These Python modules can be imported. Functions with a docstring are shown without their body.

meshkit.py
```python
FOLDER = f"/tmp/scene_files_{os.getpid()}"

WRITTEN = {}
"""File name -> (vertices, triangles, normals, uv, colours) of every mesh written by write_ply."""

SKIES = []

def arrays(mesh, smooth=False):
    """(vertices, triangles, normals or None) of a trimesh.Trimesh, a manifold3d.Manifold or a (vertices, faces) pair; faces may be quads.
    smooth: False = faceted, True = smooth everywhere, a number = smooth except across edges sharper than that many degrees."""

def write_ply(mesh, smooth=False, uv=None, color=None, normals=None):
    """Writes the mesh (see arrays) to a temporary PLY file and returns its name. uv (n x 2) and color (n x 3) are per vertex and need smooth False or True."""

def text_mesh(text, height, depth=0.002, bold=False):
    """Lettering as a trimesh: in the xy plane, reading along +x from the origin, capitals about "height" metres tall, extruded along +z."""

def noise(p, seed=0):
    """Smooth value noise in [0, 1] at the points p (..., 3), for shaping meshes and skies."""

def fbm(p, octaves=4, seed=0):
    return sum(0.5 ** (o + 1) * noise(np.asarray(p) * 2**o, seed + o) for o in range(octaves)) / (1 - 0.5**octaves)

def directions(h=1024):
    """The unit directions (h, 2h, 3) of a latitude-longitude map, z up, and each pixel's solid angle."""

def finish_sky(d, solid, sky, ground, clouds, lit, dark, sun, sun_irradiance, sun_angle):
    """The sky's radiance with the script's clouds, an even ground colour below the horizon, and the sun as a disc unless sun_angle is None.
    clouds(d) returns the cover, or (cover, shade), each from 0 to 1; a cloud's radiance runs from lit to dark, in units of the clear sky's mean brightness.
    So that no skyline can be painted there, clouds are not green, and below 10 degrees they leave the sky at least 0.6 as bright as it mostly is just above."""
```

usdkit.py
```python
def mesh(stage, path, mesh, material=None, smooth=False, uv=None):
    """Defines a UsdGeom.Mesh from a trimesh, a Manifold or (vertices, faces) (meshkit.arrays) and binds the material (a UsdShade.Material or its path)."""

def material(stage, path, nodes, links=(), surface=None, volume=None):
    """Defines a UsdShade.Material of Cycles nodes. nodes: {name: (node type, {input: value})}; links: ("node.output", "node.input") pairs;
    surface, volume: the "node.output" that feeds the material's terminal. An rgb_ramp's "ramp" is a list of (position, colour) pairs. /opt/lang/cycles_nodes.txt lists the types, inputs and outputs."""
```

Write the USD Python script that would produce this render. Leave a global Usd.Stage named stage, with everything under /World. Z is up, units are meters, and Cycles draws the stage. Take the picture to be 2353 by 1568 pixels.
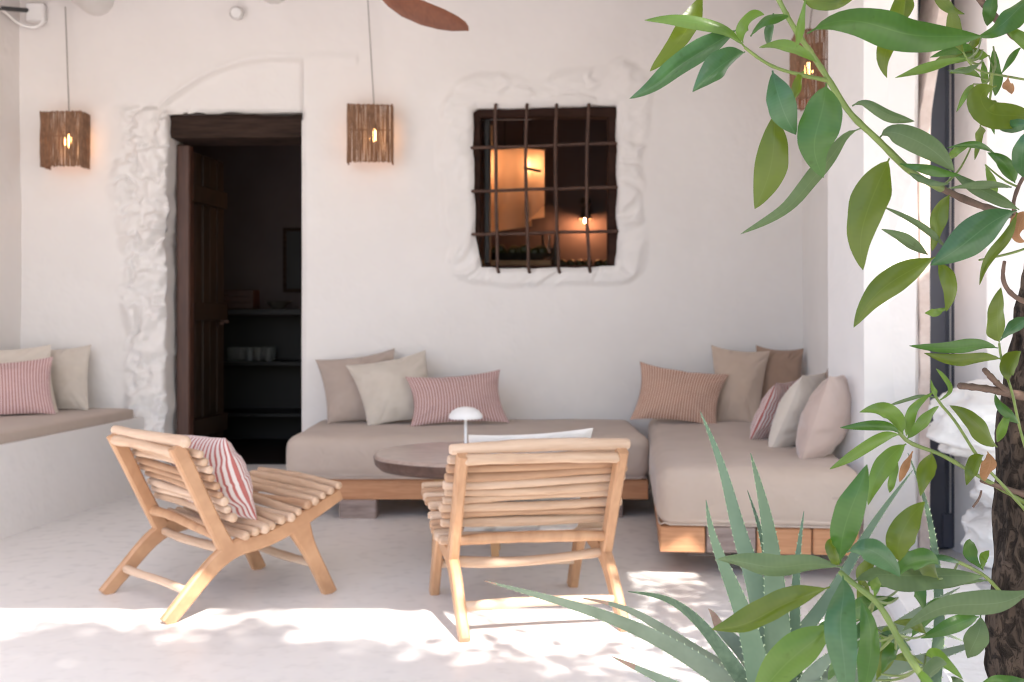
import math, random
import numpy as np, trimesh, manifold3d as m3, usdkit, meshkit
from pxr import Usd, UsdGeom, UsdLux, UsdShade, Gf, Sdf

stage = Usd.Stage.CreateInMemory()
UsdGeom.SetStageUpAxis(stage, UsdGeom.Tokens.z)
UsdGeom.SetStageMetersPerUnit(stage, 1.0)
UsdGeom.Xform.Define(stage, '/World')
UsdGeom.Scope.Define(stage, '/World/Looks')

# ---------------------------------------------------------------- camera, sky, sun, exposure
FOC, HOR, CX, EYE = 2600.0, 723.0, 1176.5, 1.1     # pixels of a 2353 wide picture; eye height in metres
cam = UsdGeom.Camera.Define(stage, '/World/camera')
cam.AddTranslateOp().Set(Gf.Vec3d(0, 0, EYE))
cam.AddRotateXOp().Set(90.0)
cam.CreateHorizontalApertureAttr(36.0)
cam.CreateVerticalApertureAttr(36.0 * 682 / 1024)
cam.CreateFocalLengthAttr(36.0 * FOC / 2353)
cam.CreateVerticalApertureOffsetAttr(-36.0 * (784 - HOR) / 2353)
cam.CreateClippingRangeAttr(Gf.Vec2f(0.05, 1000))
cam.CreateFStopAttr(8.0)
cam.CreateFocusDistanceAttr(1.75)
cam.CreateExposureAttr(1.68)

ELEV = math.radians(50)
SH = np.array([-0.38, 0.925])                     # horizontal direction in which shadows fall
TO_SUN = np.array([-SH[0] * math.cos(ELEV), -SH[1] * math.cos(ELEV), math.sin(ELEV)])
SUN_ROT = math.atan2(TO_SUN[0], TO_SUN[1])
usdkit.material(stage, '/World/Looks/sky', {
    's': ('sky_texture', {'sky_type': 'single_scattering', 'sun_disc': False, 'sun_elevation': ELEV, 'sun_rotation': SUN_ROT, 'aerosol_density': 1.6}),
    'b': ('background_shader', {'strength': 0.15})}, [('s.color', 'b.color')], surface='b.background')
dome = UsdLux.DomeLight.Define(stage, '/World/sky')
UsdShade.MaterialBindingAPI.Apply(dome.GetPrim()).Bind(UsdShade.Material.Get(stage, '/World/Looks/sky'))
dome.GetPrim().SetCustomDataByKey('kind', 'structure')
sun = UsdLux.DistantLight.Define(stage, '/World/sun')
sun.CreateIntensityAttr(0.9); sun.CreateAngleAttr(0.5); sun.CreateNormalizeAttr(True)
sun.CreateColorAttr(Gf.Vec3f(1.0, 0.95, 0.89))
_z = TO_SUN; _x = np.cross([0, 0, 1.0], _z); _x /= np.linalg.norm(_x); _y = np.cross(_z, _x)
sun.AddTransformOp().Set(Gf.Matrix4d(*_x, 0, *_y, 0, *_z, 0, 0, 0, 0, 1))


def P(x, y, d):
    """A point of the place: seen at x, y of the 2353 x 1568 photograph, d metres away."""
    return np.array([(x - CX) / FOC * d, d, EYE + (HOR - y) / FOC * d])


def fl(x, y):
    return P(x, y, EYE * FOC / (y - HOR))


# ---------------------------------------------------------------- materials
def mat(name, nodes, links, surface='p.BSDF'):
    return usdkit.material(stage, '/World/Looks/' + name, nodes, links, surface=surface)


def simple(name, c1, c2, rough=0.6, scale=6.0, stretch=(1, 1, 1), bump=0.0, bscale=60.0, detail=4, spec=0.5, sheen=0.0, dist=0.01, distortion=0.0):
    nodes = {'t': ('texture_coordinate', {}), 'm': ('mapping', {'scale': stretch}),
             'n': ('noise_texture', {'scale': scale, 'detail': detail, 'roughness': 0.6, 'distortion': distortion}),
             'r': ('rgb_ramp', {'ramp': [(0.28, c1), (0.72, c2)]}),
             'p': ('principled_bsdf', {'roughness': rough, 'specular_ior_level': spec, 'sheen_weight': sheen})}
    links = [('t.object', 'm.vector'), ('m.vector', 'n.vector'), ('n.fac', 'r.fac'), ('r.color', 'p.base_color')]
    if bump:
        nodes['n2'] = ('noise_texture', {'scale': bscale, 'detail': 3})
        nodes['b'] = ('bump', {'strength': bump, 'distance': dist})
        links += [('m.vector', 'n2.vector'), ('n2.fac', 'b.height'), ('b.normal', 'p.normal')]
    return mat(name, nodes, links)


M = {}
M['plaster'] = simple('plaster', (.76, .70, .67), (.81, .755, .725), .85, 1.3, bump=.35, bscale=9, spec=.2, dist=.02)
M['plaster_rough'] = simple('plaster_rough', (.74, .70, .675), (.80, .765, .74), .85, 4, bump=.5, bscale=18, spec=.2, dist=.02)
M['ceiling'] = simple('ceiling_white', (.80, .765, .73), (.84, .81, .78), .85, 2, bump=.2, bscale=9, spec=.2)
M['pink_plaster'] = simple('pink_plaster', (.58, .44, .38), (.72, .60, .54), .9, 14, bump=.6, bscale=40)
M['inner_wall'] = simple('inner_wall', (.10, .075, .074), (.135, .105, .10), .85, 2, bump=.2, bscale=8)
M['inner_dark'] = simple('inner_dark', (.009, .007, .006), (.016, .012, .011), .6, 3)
nodes = {'t': ('texture_coordinate', {}), 'n': ('noise_texture', {'scale': 1.1, 'detail': 6, 'roughness': .65, 'distortion': .6}),
         'n2': ('noise_texture', {'scale': 14, 'detail': 5}),
         'r': ('rgb_ramp', {'ramp': [(.3, (.70, .655, .625)), (.7, (.745, .70, .67))]}),
         'r2': ('rgb_ramp', {'ramp': [(.35, (.30, .30, .30)), (.7, (.46, .46, .46))]}),
         'b': ('bump', {'strength': .05, 'distance': .01}), 'p': ('principled_bsdf', {'specular_ior_level': .45})}
M['floor'] = mat('floor', nodes, [('t.object', 'n.vector'), ('t.object', 'n2.vector'), ('n.fac', 'r.fac'), ('r.color', 'p.base_color'), ('n2.fac', 'r2.fac'), ('r2.color', 'p.roughness'), ('n2.fac', 'b.height'), ('b.normal', 'p.normal')])
M['stick'] = simple('peeled_wood', (.47, .295, .19), (.60, .41, .28), .55, 7, (1, 9, 9), .25, 30, dist=.004)
M['stick2'] = simple('peeled_wood_pale', (.53, .35, .24), (.65, .465, .335), .55, 6, (1, 8, 8), .25, 30, dist=.004)
M['stick3'] = simple('peeled_wood_warm', (.34, .18, .10), (.50, .30, .18), .55, 6, (1, 8, 8), .25, 30, dist=.004)
M['frame'] = simple('teak', (.40, .205, .105), (.53, .30, .165), .45, 9, (3, 1.2, 1.2), .15, 30, dist=.003, distortion=.5)
M['pine'] = simple('orange_pine', (.44, .185, .085), (.58, .29, .145), .6, 5, (1.2, 1.2, 14), .25, 30, dist=.004, distortion=.8)
M['oldwood'] = simple('grey_wood', (.20, .14, .12), (.38, .29, .26), .8, 7, (1, 1, 6), .5, 30, dist=.006)
M['beam'] = simple('dark_beam', (.022, .012, .009), (.065, .038, .028), .8, 6, (.8, 1, 8), .8, 22, dist=.02, spec=.2)
M['door'] = simple('door_wood', (.014, .008, .006), (.035, .02, .012), .42, 5, (9, 9, .8), .4, 14, dist=.006, spec=.25)
M['doorframe'] = simple('door_frame_wood', (.055, .02, .012), (.09, .035, .02), .5, 5, (9, 9, .8), .3, 14, dist=.006)
M['winframe'] = simple('window_wood', (.02, .008, .005), (.042, .017, .011), .7, 6, (1, 1, 4), .4, 22, dist=.006, spec=.15)
M['iron'] = simple('rusty_iron', (.05, .022, .014), (.10, .048, .032), .7, 20, bump=.5, bscale=80, dist=.004)
M['tabletop'] = simple('walnut_top', (.32, .225, .185), (.45, .335, .28), .22, 6, (1.5, 8, 8), .1, 30, dist=.003, distortion=1.2)
M['bark_edge'] = simple('table_edge', (.06, .03, .022), (.13, .07, .05), .5, 12, bump=.5, bscale=40)
M['sapwood'] = simple('sapwood', (.45, .23, .10), (.58, .33, .16), .5, 8)
M['bark'] = mat('bark', {'t': ('texture_coordinate', {}), 'm': ('mapping', {'scale': (1, 1, .55)}), 'n': ('noise_texture', {'scale': 62, 'detail': 9, 'roughness': .72, 'distortion': .8}),
    'dm': ('vector_math', {'math_type': 'multiply_add', 'vector2': (.045, .045, .045)}), 'v': ('voronoi_texture', {'feature': 'distance_to_edge', 'scale': 75, 'randomness': 1.0}),
    'c': ('rgb_ramp', {'ramp': [(.36, (.30, .28, .26)), (.52, (1, 1, 1))]}), 'n2': ('noise_texture', {'scale': 9, 'detail': 5}),
    'r': ('rgb_ramp', {'ramp': [(.3, (.035, .022, .015)), (.52, (.075, .05, .035)), (.75, (.15, .10, .07))]}), 'mx': ('mix_color', {'blend_type': 'multiply', 'fac': 1.0}),
    'h': ('math', {'math_type': 'multiply_add', 'value2': .6}), 'b': ('bump', {'strength': 1.0, 'distance': .012}), 'p': ('principled_bsdf', {'roughness': .92, 'specular_ior_level': .2})},
    [('t.object', 'm.vector'), ('m.vector', 'n.vector'), ('m.vector', 'n2.vector'), ('n.color', 'dm.vector1'), ('m.vector', 'dm.vector3'), ('dm.vector', 'v.vector'), ('n.fac', 'c.fac'),
     ('n2.fac', 'r.fac'), ('r.color', 'mx.a'), ('c.color', 'mx.b'), ('mx.result', 'p.base_color'), ('n.fac', 'h.value1'), ('c.color', 'h.value3'), ('h.value', 'b.height'), ('b.normal', 'p.normal')])
M['twig'] = simple('twig_bark', (.07, .038, .025), (.14, .08, .055), .75, 40, bump=.4, bscale=90, dist=.003)
M['green_twig'] = simple('green_twig', (.09, .13, .022), (.16, .20, .045), .5, 30)
M['blue_paint'] = simple('blue_grey_paint', (.075, .08, .105), (.095, .10, .13), .42, 4, bump=.1, bscale=20)
M['white_enamel'] = simple('white_enamel', (.80, .76, .74), (.84, .80, .78), .3, 3)
M['grey_cord'] = simple('grey_cord', (.24, .205, .185), (.30, .26, .235), .7, 5)
M['black'] = simple('black_plastic', (.02, .02, .02), (.03, .03, .03), .5, 5)
M['jute'] = simple('jute', (.14, .068, .038), (.33, .18, .105), .9, 60, (1, 1, .4), .6, 120, dist=.003)
M['blade'] = simple('fan_wood', (.17, .055, .028), (.26, .095, .05), .35, 6, (8, 1, 8), distortion=.6)
M['ceramic'] = simple('dark_ceramic', (.03, .025, .02), (.06, .05, .04), .4, 5)
M['fruit'] = simple('dark_fruit', (.035, .045, .012), (.09, .08, .02), .45, 9)
M['terracotta'] = simple('terracotta', (.36, .16, .09), (.45, .22, .13), .8, 5, bump=.2)
M['soil'] = simple('soil', (.05, .035, .025), (.09, .065, .05), .95, 20, bump=1, bscale=40)
M['glass_dim'] = mat('bottle_glass', {'p': ('principled_bsdf', {'base_color': (.5, .5, .48), 'roughness': .1, 'transmission_weight': .85})}, [])


def fabric(name, c1, c2, sheen=.25):
    nodes = {'t': ('texture_coordinate', {}), 'n': ('noise_texture', {'scale': 5, 'detail': 5, 'roughness': .6}),
             'w': ('noise_texture', {'scale': 420, 'detail': 1}), 'f': ('noise_texture', {'scale': 11, 'detail': 3, 'distortion': 1.0}),
             'a': ('math', {'math_type': 'multiply_add', 'value2': .12}),
             'r': ('rgb_ramp', {'ramp': [(.3, c1), (.7, c2)]}), 'b': ('bump', {'strength': .5, 'distance': .012}),
             'p': ('principled_bsdf', {'roughness': .9, 'specular_ior_level': .15, 'sheen_weight': sheen, 'sheen_roughness': .5})}
    return mat(name, nodes, [('t.object', 'n.vector'), ('t.object', 'w.vector'), ('t.object', 'f.vector'), ('n.fac', 'r.fac'), ('r.color', 'p.base_color'),
                             ('w.fac', 'a.value1'), ('f.fac', 'a.value3'), ('a.value', 'b.height'), ('b.normal', 'p.normal')])


def striped(name, n, stops):
    """Woven stripes across the width of a pillow, from its own st coordinates."""
    nodes = {'u': ('uvmap', {'attribute': 'st'}), 's': ('separate_xyz', {}), 'k': ('math', {'math_type': 'multiply', 'value2': float(n)}),
             'f': ('math', {'math_type': 'fraction'}), 'r': ('rgb_ramp', {'ramp': stops, 'interpolate': False}),
             't': ('texture_coordinate', {}), 'w': ('noise_texture', {'scale': 12, 'detail': 3, 'distortion': 1.0}), 'b': ('bump', {'strength': .5, 'distance': .012}),
             'p': ('principled_bsdf', {'roughness': .9, 'specular_ior_level': .15, 'sheen_weight': .2})}
    return mat(name, nodes, [('u.UV', 's.vector'), ('s.x', 'k.value1'), ('k.value', 'f.value1'), ('f.value', 'r.fac'), ('r.color', 'p.base_color'),
                             ('t.object', 'w.vector'), ('w.fac', 'b.height'), ('b.normal', 'p.normal')])


M['mattress'] = fabric('taupe_canvas', (.475, .37, .305), (.515, .405, .34), .12)
M['taupe'] = fabric('taupe_linen', (.40, .31, .265), (.45, .355, .305))
M['beige'] = fabric('beige_linen', (.56, .48, .41), (.62, .54, .47))
M['sand'] = fabric('sand_linen', (.50, .375, .295), (.56, .43, .345))
M['brown'] = fabric('brown_linen', (.30, .192, .138), (.35, .232, .17))
M['blush'] = fabric('blush_linen', (.50, .375, .325), (.55, .42, .37))
M['cream'] = fabric('cream_linen', (.66, .57, .49), (.72, .63, .55))
M['white_linen'] = fabric('white_linen', (.74, .68, .64), (.80, .74, .70))
M['stripe_mauve'] = striped('mauve_stripe', 33, [(0, (.32, .14, .13)), (.45, (.64, .47, .44))])
M['stripe_rust'] = striped('rust_stripe', 33, [(0, (.34, .14, .095)), (.45, (.66, .47, .37))])
M['stripe_rose'] = striped('rose_stripe', 30, [(0, (.38, .16, .155)), (.45, (.70, .52, .50))])
W_, R_ = (.70, .62, .59), (.44, .14, .125)
M['stripe_red'] = striped('red_stripe', 21, [(0, R_), (.42, W_)])
M['bulb'] = mat('bulb_glow', {'e': ('emission', {'color': (1, .46, .15), 'strength': 8.5})}, [], 'e.emission')
M['bulb_in'] = mat('inner_bulb_glow', {'e': ('emission', {'color': (1, .50, .25), 'strength': 21.0})}, [], 'e.emission')
M['bulb_bell'] = mat('bell_bulb_glow', {'e': ('emission', {'color': (1, .41, .18), 'strength': 260.0})}, [], 'e.emission')
M['shade_cloth'] = mat('lantern_cloth', {'d': ('diffuse_bsdf', {'color': (.75, .58, .42)}), 't': ('translucent_bsdf', {'color': (.80, .60, .42)}), 'm': ('mix_closure', {'fac': .55})},
                       [('d.BSDF', 'm.closure1'), ('t.BSDF', 'm.closure2')], 'm.closure')


def leafmat(name, c1, c2, rib, trans, rough=.30, tw=.4):
    nodes = {'u': ('uvmap', {'attribute': 'st'}), 's': ('separate_xyz', {}), 'a': ('math', {'math_type': 'subtract', 'value2': .5}), 'ab': ('math', {'math_type': 'absolute'}),
             'lt': ('math', {'math_type': 'less_than', 'value2': .017}),
             't': ('texture_coordinate', {}), 'n': ('noise_texture', {'scale': 13, 'detail': 6, 'roughness': .7}),
             'r': ('rgb_ramp', {'ramp': [(.3, c1), (.7, c2)]}), 'mx': ('mix_color', {'b': tuple(.5 * a + .5 * b for a, b in zip(rib, c2))}), 'vf': ('math', {'math_type': 'multiply_add', 'value2': .07, 'value3': -.02}), 'va': ('math', {'math_type': 'add', 'value2': 0.0}), 'n3': ('noise_texture', {'scale': 70, 'detail': 4}), 'sp': ('rgb_ramp', {'ramp': [(.66, (1, 1, 1)), (.74, (.62, .58, .45))]}), 'ms': ('mix_color', {'blend_type': 'multiply', 'fac': .8}),
             'vm': ('mapping', {'scale': (1, 22, 1)}), 'wv': ('wave_texture', {'wave_type': 'bands', 'bands_direction': 'y', 'scale': .35, 'distortion': 1.2}),
             'av': ('math', {'math_type': 'multiply_add', 'value2': .05}),
             'bp': ('bump', {'strength': .25, 'distance': .003}),
             'p': ('principled_bsdf', {'roughness': rough, 'specular_ior_level': .5}), 'tr': ('translucent_bsdf', {'color': trans}), 'm': ('mix_closure', {'fac': tw})}
    links = [('u.UV', 's.vector'), ('s.x', 'a.value1'), ('a.value', 'ab.value1'), ('ab.value', 'lt.value1'), ('t.object', 'n.vector'), ('wv.fac', 'vf.value1'), ('n.fac', 'va.value1'), ('vf.value', 'va.value2'), ('va.value', 'r.fac'), ('t.object', 'n3.vector'), ('n3.fac', 'sp.fac'), ('r.color', 'ms.a'), ('sp.color', 'ms.b'),
             ('ms.result', 'mx.a'), ('lt.value', 'mx.fac'), ('mx.result', 'p.base_color'), ('u.UV', 'vm.vector'), ('vm.vector', 'wv.vector'),
             ('wv.fac', 'av.value1'), ('n.fac', 'av.value3'), ('av.value', 'bp.height'), ('bp.normal', 'p.normal'), ('p.BSDF', 'm.closure1'), ('tr.BSDF', 'm.closure2')]
    return mat(name, nodes, links, 'm.closure')


M['leaf'] = leafmat('leaf_green', (0.026, 0.073, 0.011), (0.051, 0.119, 0.021), (0.084, 0.151, 0.040), (0.099, 0.217, 0.019))
M['leaf_olive'] = leafmat('leaf_olive', (0.050, 0.076, 0.009), (0.084, 0.112, 0.015), (0.116, 0.157, 0.035), (0.178, 0.252, 0.015), tw=.5)
M['leaf_blue'] = leafmat('leaf_bluish', (0.030, 0.078, 0.025), (0.054, 0.122, 0.045), (0.090, 0.157, 0.069), (0.063, 0.146, 0.030), .28, .3)
M['leaf_pale'] = leafmat('leaf_young', (0.069, 0.123, 0.020), (0.106, 0.179, 0.035), (0.137, 0.213, 0.060), (0.185, 0.308, 0.031), tw=.5)
M['leaf_grey'] = leafmat('leaf_underside', (0.069, 0.106, 0.042), (0.106, 0.151, 0.064), (0.137, 0.185, 0.089), (0.095, 0.151, 0.030), .6, .35)
M['leaf_dry'] = leafmat('leaf_dry', (.20, .085, .03), (.38, .20, .10), (.3, .15, .07), (.4, .2, .08), .7, .4)
M['aloe'] = simple('aloe_skin', (.085, .135, .072), (.145, .205, .12), .45, 9, (1, 1, 1), .15, 60, dist=.003, spec=.4)
M['aloe_dark'] = simple('aloe_skin_dark', (.035, .07, .028), (.10, .15, .075), .45, 30, (1, 1, 1), .15, 60, dist=.003, distortion=2)
M['aloe_grey'] = simple('aloe_skin_grey', (.12, .15, .085), (.20, .235, .15), .5, 12, bump=.15, bscale=60, dist=.003)
M['aloe_tip'] = simple('aloe_dry_tip', (.22, .12, .075), (.36, .24, .17), .8, 30)
M['spine'] = simple('aloe_spine', (.30, .36, .20), (.38, .42, .26), .6, 9)


# ---------------------------------------------------------------- scene helpers
used = {}


def free(parent, name):
    k = (parent, name); n = used.get(k, 0); used[k] = n + 1
    return f'{parent}/{name}' + (f'_{n:03d}' if n else '')


def data(prim, **kw):
    for k, v in kw.items():
        if v: prim.SetCustomDataByKey(k, v)


def obj(name, mesh, m, parent=None, smooth=False, uv=None, label=None, category=None, group=None, kind=None):
    """ONE Mesh prim; parent is a prim or None (top level)."""
    path = free(str(parent.GetPath()) if parent else '/World', name)
    g = usdkit.mesh(stage, path, mesh, M[m] if isinstance(m, str) else m, smooth=smooth, uv=uv).GetPrim()
    data(g, label=label, category=category, group=group, kind=kind)
    return g


def thing(name, label, category, group=None, loc=None, rotz=0.0, kind=None):
    x = UsdGeom.Xform.Define(stage, free('/World', name))
    if loc is not None:
        x.AddTranslateOp().Set(Gf.Vec3d(*map(float, loc)))
    if rotz:
        x.AddRotateZOp().Set(math.degrees(rotz))
    data(x.GetPrim(), label=label, category=category, group=group, kind=kind)
    return x.GetPrim()


def cat(*ms):
    out_v, out_f, n = [], [], 0
    for m in ms:
        v, f, _ = meshkit.arrays(m)
        out_v.append(v); out_f.append(f + n); n += len(v)
    return np.vstack(out_v), np.vstack(out_f)


def moved(m, t=(0, 0, 0), R=None):
    v, f, _ = meshkit.arrays(m)
    if R is not None: v = v @ np.asarray(R).T
    return v + np.asarray(t, float), f


def rz(a):
    c, s = math.cos(a), math.sin(a); return np.array([[c, -s, 0], [s, c, 0], [0, 0, 1.0]])


def rx(a):
    c, s = math.cos(a), math.sin(a); return np.array([[1, 0, 0], [0, c, -s], [0, s, c]])


def ry(a):
    c, s = math.cos(a), math.sin(a); return np.array([[c, 0, s], [0, 1, 0], [-s, 0, c]])


def hull(pts):
    h = trimesh.convex.convex_hull(np.asarray(pts, float)); return np.array(h.vertices), np.array(h.faces)


def cbox(size, c=.004, at=(0, 0, 0), R=None):
    """A box with chamfered edges."""
    hx, hy, hz = np.asarray(size, float) / 2; c = min(c, hx * .9, hy * .9, hz * .9)
    pts = [(sx * a, sy * b, sz * d) for sx in (-1, 1) for sy in (-1, 1) for sz in (-1, 1) for a, b, d in ((hx, hy - c, hz - c), (hx - c, hy, hz - c), (hx - c, hy - c, hz))]
    return moved(hull(pts), at, R)


def prism(poly, z0, z1, c=.006):
    """A flat outline with upright sides and chamfered top and bottom edges (convex outlines)."""
    poly = np.asarray(poly, float); ctr = poly.mean(0)
    inn = poly + (ctr - poly) / np.linalg.norm(ctr - poly, axis=1, keepdims=True) * c * 1.4
    pts = [(*p, z) for p in poly for z in (z0 + c, z1 - c)] + [(*p, z) for p in inn for z in (z0, z1)]
    return hull(pts)


def loft(rings, cap=True):
    """Closed rings of equal length -> a skin."""
    rings = np.asarray(rings, float); n, k = rings.shape[:2]
    v = rings.reshape(-1, 3); f = []
    for i in range(n - 1):
        for j in range(k):
            a, b = i * k + j, i * k + (j + 1) % k
            f += [(a, b, b + k), (a, b + k, a + k)]
    if cap:
        c0, c1 = len(v), len(v) + 1
        v = np.vstack([v, rings[0].mean(0), rings[-1].mean(0)])
        for j in range(k):
            f += [(c0, (j + 1) % k, j), (c1, (n - 1) * k + j, (n - 1) * k + (j + 1) % k)]
    return v, np.array(f)


def spline(pts, n):
    from scipy.interpolate import CubicSpline, PchipInterpolator
    pts = np.asarray(pts, float)
    t = np.r_[0, np.cumsum(np.linalg.norm(np.diff(pts[:, :3], axis=0), axis=1))]; t /= t[-1]
    return (CubicSpline(t, pts, bc_type='natural') if len(pts) > 2 else PchipInterpolator(t, pts))(np.linspace(0, 1, n))


def tube(pts, radii, sides=8, round_ends=True, jit=None, squash=1.0):
    p = np.asarray(pts, float); r = np.broadcast_to(np.asarray(radii, float), (len(p),)).copy()
    if round_ends:
        d0, d1 = p[0] - p[1], p[-1] - p[-2]; d0 /= np.linalg.norm(d0); d1 /= np.linalg.norm(d1)
        p = np.vstack([p[0] + d0 * r[0] * .45, p, p[-1] + d1 * r[-1] * .45]); r = np.r_[r[0] * .72, r, r[-1] * .72]
    t = np.gradient(p, axis=0); t /= np.linalg.norm(t, axis=1, keepdims=True)
    a = np.cross(t[0], [0, 0, 1.0] if abs(t[0][2]) < .9 else [1.0, 0, 0]); rings = []
    ang = np.arange(sides) * 2 * np.pi / sides
    for i in range(len(p)):
        a = a - t[i] * (a @ t[i]); a /= np.linalg.norm(a); b = np.cross(t[i], a)
        rr = r[i] * (1 if jit is None else jit[i % len(jit)])
        rings.append(p[i] + (np.cos(ang)[:, None] * a + squash * np.sin(ang)[:, None] * b) * (np.asarray(rr)[:, None] if np.ndim(rr) else rr))
    return loft(rings)


def lathe(profile, sides=24, at=(0, 0, 0)):
    ang = np.arange(sides) * 2 * np.pi / sides
    rings = [np.stack([r * np.cos(ang), r * np.sin(ang), np.full(sides, z)], 1) for r, z in profile]
    return moved(loft(rings), at)


def rbox(size, r, n=(16, 12, 6), puff=0.0, noise=0.0, seed=0, r2=None):
    """A soft box: rounded edges, faces a little full, slightly uneven."""
    h = np.asarray(size, float) / 2
    grids = []
    for ax in range(3):
        o = [i for i in range(3) if i != ax]
        u, w = np.meshgrid(np.linspace(-1, 1, n[o[0]] + 1), np.linspace(-1, 1, n[o[1]] + 1), indexing='ij')
        u, w = np.sin(u * np.pi / 2) * .35 + u * .65, np.sin(w * np.pi / 2) * .35 + w * .65
        idx = np.arange(u.size).reshape(u.shape)
        q = np.stack([idx[:-1, :-1], idx[1:, :-1], idx[1:, 1:], idx[:-1, 1:]], -1).reshape(-1, 4)
        for s in (-1, 1):
            v = np.zeros((u.size, 3)); v[:, ax] = s; v[:, o[0]] = u.ravel(); v[:, o[1]] = w.ravel()
            flip = (s > 0) == (ax == 1)
            grids.append((v, q[:, ::-1] if flip else q))
    v = np.vstack([g[0] for g in grids]); f = []; k = 0
    for gv, q in grids:
        f.append(q + k); k += len(gv)
    f = np.vstack(f)
    p = v * h; inner = np.clip(p, -(h - r), h - r); dlt = p - inner
    L = np.linalg.norm(dlt, axis=1, keepdims=True)
    p = inner + dlt / np.maximum(L, 1e-9) * r
    if puff:
        for ax in range(3):
            o = [i for i in range(3) if i != ax]
            p[:, ax] += np.sign(v[:, ax]) * (np.abs(v[:, ax]) > .99) * puff * (1 - v[:, o[0]] ** 2) * (1 - v[:, o[1]] ** 2)
    if noise:
        for ax in range(3):
            p[:, ax] += noise * 2 * (meshkit.fbm(p * 4 + 7 * ax + 3.3 * seed, 3, seed) - .5)
    tm = trimesh.Trimesh(p, np.vstack([f[:, [0, 1, 2]], f[:, [0, 2, 3]]]), process=False); tm.merge_vertices(digits_vertex=5)
    return np.array(tm.vertices), np.array(tm.faces)


def lump(center, radii, seed, amp=.18, freq=2.2, sub=3):
    s = trimesh.creation.icosphere(sub); v = np.array(s.vertices)
    v = np.sign(v) * np.abs(v) ** .8
    k = 1 + amp * 2 * (meshkit.fbm(v * freq + seed * 3.7, 4, seed) - .5)
    return v * k[:, None] * np.asarray(radii) + np.asarray(center), np.array(s.faces)


# ---------------------------------------------------------------- the setting: ground, walls, roof
WALL_Y, TH = 7.1, 0.45
g = trimesh.creation.box([1, 1, 1])
S = 400.0
obj('ground', (np.array([[-S, -S, 0], [S, -S, 0], [S, S, 0], [-S, S, 0]]), np.array([[0, 1, 2], [0, 2, 3]])), 'floor', kind='structure')


def wobble(poly, amp, seed, step=.03):
    """An outline of a hand-made opening: short steps, slightly uneven."""
    poly = np.asarray(poly, float); out = []
    for a, b in zip(poly, np.roll(poly, -1, axis=0)):
        n = max(2, int(np.linalg.norm(b - a) / step))
        out += [a + (b - a) * i / n for i in range(n)]
    out = np.array(out)
    q = np.c_[out * 9, np.zeros(len(out))]
    return out + amp[0] * 2 * np.c_[meshkit.fbm(q, 3, seed) - .5, meshkit.fbm(q, 3, seed + 9) - .5] if np.ndim(amp) else out


def wx(x): return (x - CX) / FOC * WALL_Y


def wz(y): return EYE + (HOR - y) / FOC * WALL_Y


from shapely.geometry import Polygon, Point
import shapely
DOOR = np.array([(wx(692), -.02), (wx(692), wz(258)), (wx(388), wz(262)), (wx(386), wz(330)), (wx(380), wz(420)), (wx(384), wz(480)), (wx(375), wz(560)), (wx(380), wz(640)), (wx(383), wz(720)), (wx(379), wz(800)), (wx(381), wz(900)), (wx(378), wz(1010)), (wx(380), -.02)])
WIN = np.array([(wx(a), wz(b)) for a, b in ((1088, 256), (1098, 248), (1180, 248), (1250, 246), (1330, 243), (1418, 240), (1417, 300), (1419, 345), (1416, 400), (1420, 440), (1416, 500), (1421, 530), (1417, 580), (1414, 611), (1330, 615), (1260, 616), (1180, 617), (1106, 614), (1101, 580), (1092, 540), (1093, 500), (1088, 440), (1091, 400), (1086, 340))])


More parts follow.
